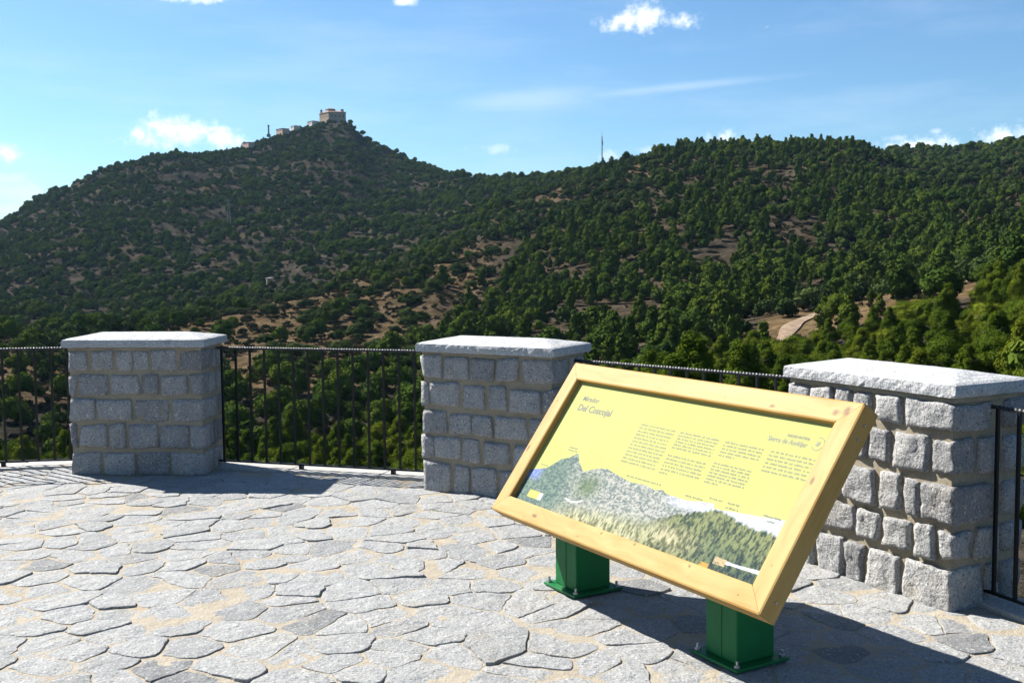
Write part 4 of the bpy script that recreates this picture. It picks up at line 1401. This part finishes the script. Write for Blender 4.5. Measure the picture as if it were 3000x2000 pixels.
rest = ~isobj
fx = np.concatenate([mx[rest], NEAR_REST[0]]); fy = np.concatenate([my[rest], NEAR_REST[1]]); fz = np.concatenate([mz[rest], NEAR_REST[2]])
fr = np.hypot(fx, fy); fxd, fyd = proj(np.stack([fx, fy, fz], -1))
roundz = (((fr > 480) & (fxd < 1150)) | (fr > 760) | ((fr > 165) & (fxd < 1000))) & (rr.random(len(fx)) < .85)
roundz |= rr.random(len(fx)) < .38
pk = np.where(roundz, rr.integers(3, 5, len(fx)), rr.integers(0, 3, len(fx)))
instancer('pine_wood', proto, fx, fy, fz, .50, 1.28, 1, 'dark pine wood covering the hillsides', 'wood', 1.0, pk, np.where(roundz & (fr > 480), .96, .90))
instancer('bush_cover', proto_b, bx[~bobj], by[~bobj], bz[~bobj], 1.0, 2.3, 2, 'dark rounded bushes covering the far hill', 'bushes')
ux, uy, uz = scatter(17, 165, 0.09, 2, 1.15, 12)
ok_ = ~((np.hypot(ux, uy) < 27) & (np.abs(np.arctan2(ux, uy)) < .36)); ux, uy, uz = ux[ok_], uy[ok_], uz[ok_]
proto_u = bpy.data.collections.new('undergrowth_meshes')
for i in range(3): proto_u.objects.link(bpy.data.objects.new('undergrowth_%02d' % i, crown_mesh('undergrowth_tuft', M['pine'], 'bush', 6500, .055, 60 + i, 16)))
instancer('undergrowth', proto_u, ux, uy, uz, .45, 1.15, 4, 'low green undergrowth below the terrace', 'undergrowth', 1.0, None, np.where(np.hypot(ux, uy) > 32, 1.5, .9))
sx_, sy_, sz_ = scatter(165, 1300, 0.08, 2, 0.50, 9)
instancer('scrub', proto_s, sx_, sy_, sz_, .45, 1.1, 3, 'low dry scrub on the slopes', 'scrub', .8)
print("trees", count, len(take), "far", len(fx), "bush", len(bx), "scrub", len(sx_), "maxz", float(ZG.max()), file=open("/tmp/w/cnt.txt","w")) if False else None

# ------------------------------------------------------------------ buildings on the hill
M['b_wall'] = plain('old_wall', (0.2851, 0.2203, 0.1590), 0.9, 0.1, 0.15)
M['b_white'] = plain('whitewash', (0.4698, 0.4322, 0.3853), 0.9, 0.1, 0.1)
M['b_pink'] = plain('pink_wall', (0.4260, 0.2929, 0.2485), 0.9, 0.1, 0.12)
M['b_roof'] = plain('clay_roof', (0.2448, 0.1440, 0.1008), 0.9, 0.1, 0.2)
M['b_grey'] = plain('grey_stone', (0.1620, 0.1620, 0.1620), 0.9, 0.1, 0.15)
M['b_dark'] = plain('dark_opening', (0.03, 0.03, 0.035), 0.5, 0.3)
M['steel'] = plain('galvanised_steel', (0.1156, 0.1190, 0.1224), 0.5, 0.4)


def site(xd_, yd_, r_):
    """point on the terrain in that direction at that distance"""
    a0, _ = az_el(xd_, yd_)
    X, Y = math.sin(a0) * r_, math.cos(a0) * r_
    return X, Y, float(ground(X, Y))


def house(name, label, cat, xd_, yd_, r_, size, rot, h, wall, roof, windows=3, hip=1.2, sink=3.0, group=None, z=None):
    X, Y, Z = site(xd_, yd_, r_)
    if z is not None: Z = z
    t = empty(name, (X, Y, Z), rot); tag(t, label, cat, group)
    w, d = size
    mb = MB(); mb.box((0, d / 2, (h - sink) / 2), (w, d, h + sink)); mb.build('wall', wall, t)
    mb = MB(); o_ = .35
    q = [(-w / 2 - o_, -o_), (w / 2 + o_, -o_), (w / 2 + o_, d + o_), (-w / 2 - o_, d + o_)]
    rl = max(0.1, (w - d) / 2) if w > d else 0.1
    v = [(*p, h + .02) for p in q] + [(-rl, d / 2, h + hip), (rl, d / 2, h + hip)]
    mb.add(v, [(0, 1, 5, 4), (1, 2, 5), (2, 3, 4, 5), (3, 0, 4), (3, 2, 1, 0)]); mb.build('roof', roof, t)
    for i in range(windows):
        xx = -w / 2 + (i + 1) * w / (windows + 1)
        mb = MB(); mb.box((xx, -.04, h * .55), (1.0, .12, 1.5)); mb.build('window', M['b_dark'], t)
    return t


def elev_z(xd_, yd_, r_):
    _, te = az_el(xd_, yd_); return CAM_H + r_ * te


# sanctuary block: its near corner towards the viewer
ZS = elev_z(775, 283, 1240)
X, Y, _ = site(755, 280, 1238)
san = empty('sanctuary', (X, Y, ZS), 0); tag(san, 'pale stone sanctuary block crowning the summit of the far hill', 'church')
er_ = np.array([.97, .24]); el_ = np.array([-.62, .78])
lr_, ll_ = 19.0, 21.0
def quad(u0, u1, v0, v1): return [er_ * u + el_ * v for u, v in ((u0, v0), (u1, v0), (u1, v1), (u0, v1))]
def prism(mb, qd, z0, z1, grow=0): mb.hexa([(*p, z0) for p in qd], [(*p, z1) for p in qd])
mb = MB(); prism(mb, quad(0, lr_, 0, ll_), -6, 11.5); mb.build('wall', M['b_wall'], san)
mb = MB(); prism(mb, quad(-.5, lr_ + .5, -.5, ll_ + .5), 11.52, 12.1); mb.build('cornice', M['b_wall'], san)
mb = MB(); q = quad(-.3, lr_ + .3, -.3, ll_ + .3); c_ = sum(q) / 4
mb.add([(*p, 12.12) for p in q] + [(*(c_ + (er_ * 5)), 14.6), (*(c_ - er_ * 5), 14.6)], [(0, 1, 4, 5), (1, 2, 4), (2, 3, 5, 4), (3, 0, 5)]); mb.build('roof', M['b_roof'], san)
mb = MB(); prism(mb, quad(3.5, 11.5, 8, 14), 13, 16.2); lan = mb.build('lantern', M['b_wall'], san)
mb = MB(); q = quad(3.2, 11.8, 7.7, 14.3); c_ = sum(q) / 4; mb.add([(*p, 16.22) for p in q] + [(*c_, 17.5)], [(0, 1, 4), (1, 2, 4), (2, 3, 4), (3, 0, 4)]); mb.build('lantern_roof', M['b_roof'], lan)
mb = MB(); prism(mb, quad(15.5, 18.2, 3, 5), 12.2, 15.6); mb.build('bell_gable', M['b_wall'], san)
mb = MB(); prism(mb, quad(-.2, 1.5, 17, 18.6), 12.2, 16.2); mb.build('turret', M['b_grey'], san)
for i in range(4):
    mb = MB(); p = er_ * (3 + i * 4.3); n_ = np.array([er_[1], -er_[0]])
    prism(mb, [p + n_ * .05, p + er_ * 1.2 + n_ * .05, p + er_ * 1.2 - n_ * .1, p - n_ * .1], 6.5, 8.6); mb.build('window', M['b_dark'], san)
for i in range(4):
    mb = MB(); p = el_ * (3 + i * 4.6); n_ = np.array([-el_[1], el_[0]])
    prism(mb, [p + n_ * .05, p + el_ * 1.2 + n_ * .05, p + el_ * 1.2 - n_ * .1, p - n_ * .1], 6.5, 8.6); mb.build('window', M['b_dark'], san)
mb = MB(); prism(mb, quad(-2.0, -.02, -1.5, 24), -12, .6); mb.build('buttress_wall', M['b_white'], san)

house('hillside_house', 'low white house just left of the summit sanctuary', 'house', 711, 285, 1225, (13, 8), -.95, 4.2, M['b_white'], M['b_roof'], 3, 1.0, 4, z=elev_z(713, 288, 1225))
house('hillside_house', 'pinkish house left of the summit, beside the standing column', 'house', 641, 303, 1195, (15, 8), -.90, 4.0, M['b_pink'], M['b_pink'], 3, .5, 3, z=elev_z(643, 305, 1195))
house('hillside_house', 'grey-roofed house between the pinkish house and the sanctuary', 'house', 671, 296, 1205, (10, 7), -1.0, 3.6, M['b_white'], M['b_grey'], 2, 1.5, 4, z=elev_z(672, 298, 1205))
house('hillside_house', 'shaded grey house below the left corner of the sanctuary', 'house', 724, 306, 1190, (11, 8), .15, 5.0, M['b_grey'], M['b_grey'], 2, .5, 4, z=elev_z(724, 308, 1190))
house('ruined_house', 'low brown ruin on the skyline left of the summit houses', 'ruin', 563, 331, 1150, (14, 7), -.85, 2.4, M['b_pink'], M['b_grey'], 1, .2, 3, z=elev_z(565, 333, 1150))
house('stone_hut', 'small pale stone hut low on the far hill above the spur', 'hut', 619, 607, 560, (3.0, 3), .3, 3.0, M['b_wall'], M['b_grey'], 1, .5, 2)
house('white_hut', 'tiny white hut on the ridge at the far right', 'hut', 2146, 356, 905, (3.0, 2.5), .3, 3.6, M['b_white'], M['b_white'], 1, 1.2, 2)

# standing column
X, Y, _ = site(617, 305, 1190); Z = elev_z(617, 312, 1190)
t = empty('column', (X, Y, Z)); tag(t, 'slim standing stone column on the skyline left of the sanctuary', 'column')
mb = MB(); mb.box((0, 0, .2), (3.4, 3.4, 3.0)); mb.build('pedestal', M['b_grey'], t)
mb = MB(); mb.tube((0, 0, 1.7), (0, 0, 10.2), .95, .75, 12); mb.build('shaft', M['b_grey'], t)
mb = MB(); mb.box((0, 0, 10.6), (2.0, 2.0, .8)); mb.build('capital', M['b_grey'], t)


def lattice_mast(name, label, xd_, yd_, r_, H, w0, w1, n, arms, th):
    X, Y, Z = site(xd_, yd_, r_)
    t = empty(name, (X, Y, Z), .4); tag(t, label, 'mast')
    mb = MB()
    def c(h): w = (w0 + (w1 - w0) * h / H) / 2; return [np.array([sx * w, sy * w, h]) for sx, sy in ((-1, -1), (1, -1), (1, 1), (-1, 1))]
    hs = np.linspace(-1, H, n + 1)
    for i in range(n):
        a, b_ = c(hs[i]), c(hs[i + 1])
        for j in range(4):
            mb.tube(a[j], b_[j], th, th, 4); mb.tube(a[j], b_[(j + 1) % 4], th * .6, th * .6, 4); mb.tube(b_[j], b_[(j + 1) % 4], th * .6, th * .6, 4)
    mb.build('lattice', M['steel'], t)
    for h, L in arms:
        mb = MB(); mb.tube((-L, 0, h), (L, 0, h), th * 1.3, th * 1.3, 4); mb.tube((-L, 0, h), (0, 0, h + 1.4), th, th, 4); mb.tube((L, 0, h), (0, 0, h + 1.4), th, th, 4); mb.build('crossarm', M['steel'], t)
    return t


lm = lattice_mast('radio_mast', 'tall thin radio mast on the skyline right of the saddle', 1383, 392, 690, 20.0, .7, .35, 16, [], .07)
mb = MB(); mb.tube((0, 0, 20), (0, 0, 23.5), .08, .05, 6); mb.build('antenna', M['steel'], lm)
mb = MB(); mb.tube((.5, 0, 14.5), (.5, 0, 17), .22, .22, 8); mb.build('antenna', M['steel'], lm)
lattice_mast('pylon', 'grey lattice power pylon on the slope of the far hill', 527, 545, 790, 20.0, 2.6, .7, 9, [(15.5, 2.8), (18.5, 2.2)], .09)

# ------------------------------------------------------------------ light
AZS, ELS = R(145.3), R(40.9)
SUN = Vector((math.cos(ELS) * math.cos(AZS), math.cos(ELS) * math.sin(AZS), math.sin(ELS)))
ld = bpy.data.lights.new('sun', 'SUN'); ld.energy = 5.0; ld.angle = R(0.53); ld.color = (1.0, 0.95, 0.87)
lo = bpy.data.objects.new('sun', ld); COL.objects.link(lo)
lo.rotation_euler = SUN.to_track_quat('Z', 'Y').to_euler(); lo.location = (-30, 30, 60)

w = bpy.data.worlds.new('World'); SC.world = w; w.use_nodes = True
nt = w.node_tree
bg = nt.nodes['Background']
sk = N(nt, 'ShaderNodeTexSky'); sk.sky_type = 'NISHITA'; sk.sun_disc = False
sk.sun_elevation = ELS; sk.sun_rotation = math.atan2(SUN.x, SUN.y)
sk.altitude = 500; sk.air_density = 1.0; sk.dust_density = 0.6; sk.ozone_density = 2.0
bg.inputs['Strength'].default_value = 0.05
dirv = coords(nt, 'Generated')


def blob(xd_, yd_, hw, hh, tilt=0.0):
    c = ray(xd_, yd_)
    xt = np.array([c[1], -c[0], 0]); xt /= np.linalg.norm(xt); zt = np.cross(xt, c)
    ct, sn_ = math.cos(tilt), math.sin(tilt)
    xt, zt = ct * xt + sn_ * zt, -sn_ * xt + ct * zt
    mt = Matrix(((xt[0], c[0], zt[0]), (xt[1], c[1], zt[1]), (xt[2], c[2], zt[2])))
    mp = N(nt, 'ShaderNodeMapping'); mp.vector_type = 'TEXTURE'
    mp.inputs['Location'].default_value = c; mp.inputs['Rotation'].default_value = mt.to_euler()
    k = DS / FPX
    mp.inputs['Scale'].default_value = (hw * k, .5, hh * k)
    nt.links.new(dirv, mp.inputs['Vector'])
    ln = N(nt, 'ShaderNodeVectorMath'); ln.operation = 'LENGTH'; nt.links.new(mp.outputs[0], ln.inputs[0])
    return math_(nt, 'SUBTRACT', 1.0, ln.outputs['Value'])


def group_max(bs):
    o = bs[0]
    for b_ in bs[1:]:
        m_ = N(nt, 'ShaderNodeMath'); m_.operation = 'SMOOTH_MAX'; nt.links.new(o, m_.inputs[0]); nt.links.new(b_, m_.inputs[1]); m_.inputs[2].default_value = .2
        o = m_.outputs[0]
    return o


cum = group_max([blob(*q) for q in ((335, 314, 72, 32), (385, 298, 66, 42), (440, 306, 78, 38), (505, 318, 56, 30),
                                    (1432, 48, 68, 24), (1484, 38, 56, 34), (1562, 48, 48, 22),
                                    (1664, 320, 46, 24), (2110, 336, 92, 24), (2300, 316, 62, 32), 
                                    (440, -2, 90, 12), (930, 2, 26, 11), (12, 352, 34, 26))])
sft = group_max([blob(*q) for q in ((1135, 341, 66, 18), (1395, 360, 40, 14), (1500, 345, 45, 12), (15, 410, 90, 18), (60, 440, 110, 34), (20, 480, 90, 22), (1762, 62, 14, 6), (2149, 301, 12, 7), (2060, 318, 40, 12))])
nz = noise(nt, dirv, 42, 6, 0.6)
nz2 = noise(nt, dirv, 150, 4, 0.65)
nd = math_(nt, 'ADD', math_(nt, 'MULTIPLY', math_(nt, 'SUBTRACT', nz, .5), 2.3), math_(nt, 'MULTIPLY', math_(nt, 'SUBTRACT', nz2, .5), 1.7))


def ss(val, a, b_):
    m_ = N(nt, 'ShaderNodeMapRange'); m_.interpolation_type = 'SMOOTHSTEP'
    m_.inputs[1].default_value = a; m_.inputs[2].default_value = b_
    nt.links.new(val, m_.inputs[0]); return m_.outputs[0]


dc = math_(nt, 'MULTIPLY', ss(math_(nt, 'ADD', cum, nd), -.12, 1.3), .95)
ds = math_(nt, 'MULTIPLY', ss(math_(nt, 'ADD', sft, nd), .0, 1.0), .45)
# veils of cirrus
mp = N(nt, 'ShaderNodeMapping'); mp.inputs['Scale'].default_value = (3.0, 3.0, 16.0); mp.inputs['Rotation'].default_value = (0, R(8), 0); nt.links.new(dirv, mp.inputs['Vector'])
cir = math_(nt, 'MULTIPLY', ss(noise(nt, mp.outputs[0], 1.6, 5, .6), .42, .78), .15)
con = math_(nt, 'MULTIPLY', ss(math_(nt, 'ADD', group_max([blob(1560, 200, 330, 15, .066), blob(1200, 228, 240, 34, .05)]), math_(nt, 'MULTIPLY', math_(nt, 'SUBTRACT', noise(nt, mp.outputs[0], 6, 4, .6), .5), .5)), .0, 1.0), .25)
cov = math_(nt, 'MAXIMUM', math_(nt, 'MAXIMUM', dc, ds), math_(nt, 'ADD', cir, con, clamp=True))
CLOUD = (9.6, 9.9, 10.3)
tint = mix(nt, 1.0, sk.outputs[0], (0.63, 0.87, 1.03), 'MULTIPLY')
cl_col = mix(nt, ss(math_(nt, 'ADD', nz, math_(nt, 'MULTIPLY', cum, .35)), .38, .75), (7.2, 8.0, 9.2), CLOUD)
out = mix(nt, cov, tint, cl_col)
nt.links.new(out, bg.inputs['Color'])

# ------------------------------------------------------------------ air
HAZE = True
if HAZE:
    mb = MB()
    zb = float(ZG.min()) - 1.0; hb = 5260.0
    mb.hexa([(-hb, -hb, zb), (hb, -hb, zb), (hb, hb, zb), (-hb, hb, zb)], [(-hb, -hb, 186.0), (hb, -hb, 186.0), (hb, hb, 186.0), (-hb, hb, 186.0)])
    m, hnt, b = nmat('air')
    hnt.nodes.remove(b)
    pv = hnt.nodes.new('ShaderNodeVolumePrincipled')
    pv.inputs['Color'].default_value = (0.45, 0.72, 1.0, 1); pv.inputs['Density'].default_value = 0.000030; pv.inputs['Anisotropy'].default_value = 0.2
    hnt.links.new(pv.outputs[0], hnt.nodes['Material Output'].inputs['Volume'])
    hz = mb.build('haze', m); tag(hz, kind='stuff')

# ------------------------------------------------------------------ camera and output
cd = bpy.data.cameras.new('camera'); cam = bpy.data.objects.new('camera', cd); COL.objects.link(cam)
cd.sensor_width = 36; cd.sensor_fit = 'HORIZONTAL'; cd.lens = FPX / 3000 * 36; cd.clip_start = 0.05; cd.clip_end = 9000
cam.matrix_world = Matrix(((CR[0], CU[0], -CF[0], 0), (CR[1], CU[1], -CF[1], 0), (CR[2], CU[2], -CF[2], CAM_H), (0, 0, 0, 1)))
SC.camera = cam
SC.view_settings.view_transform = 'Standard'; SC.view_settings.look = 'None'; SC.view_settings.exposure = 1.5; SC.view_settings.gamma = 1
SC.render.engine = 'CYCLES'
SC.cycles.max_bounces = 6; SC.cycles.diffuse_bounces = 2; SC.cycles.volume_bounces = 0
SC.cycles.use_denoising = True
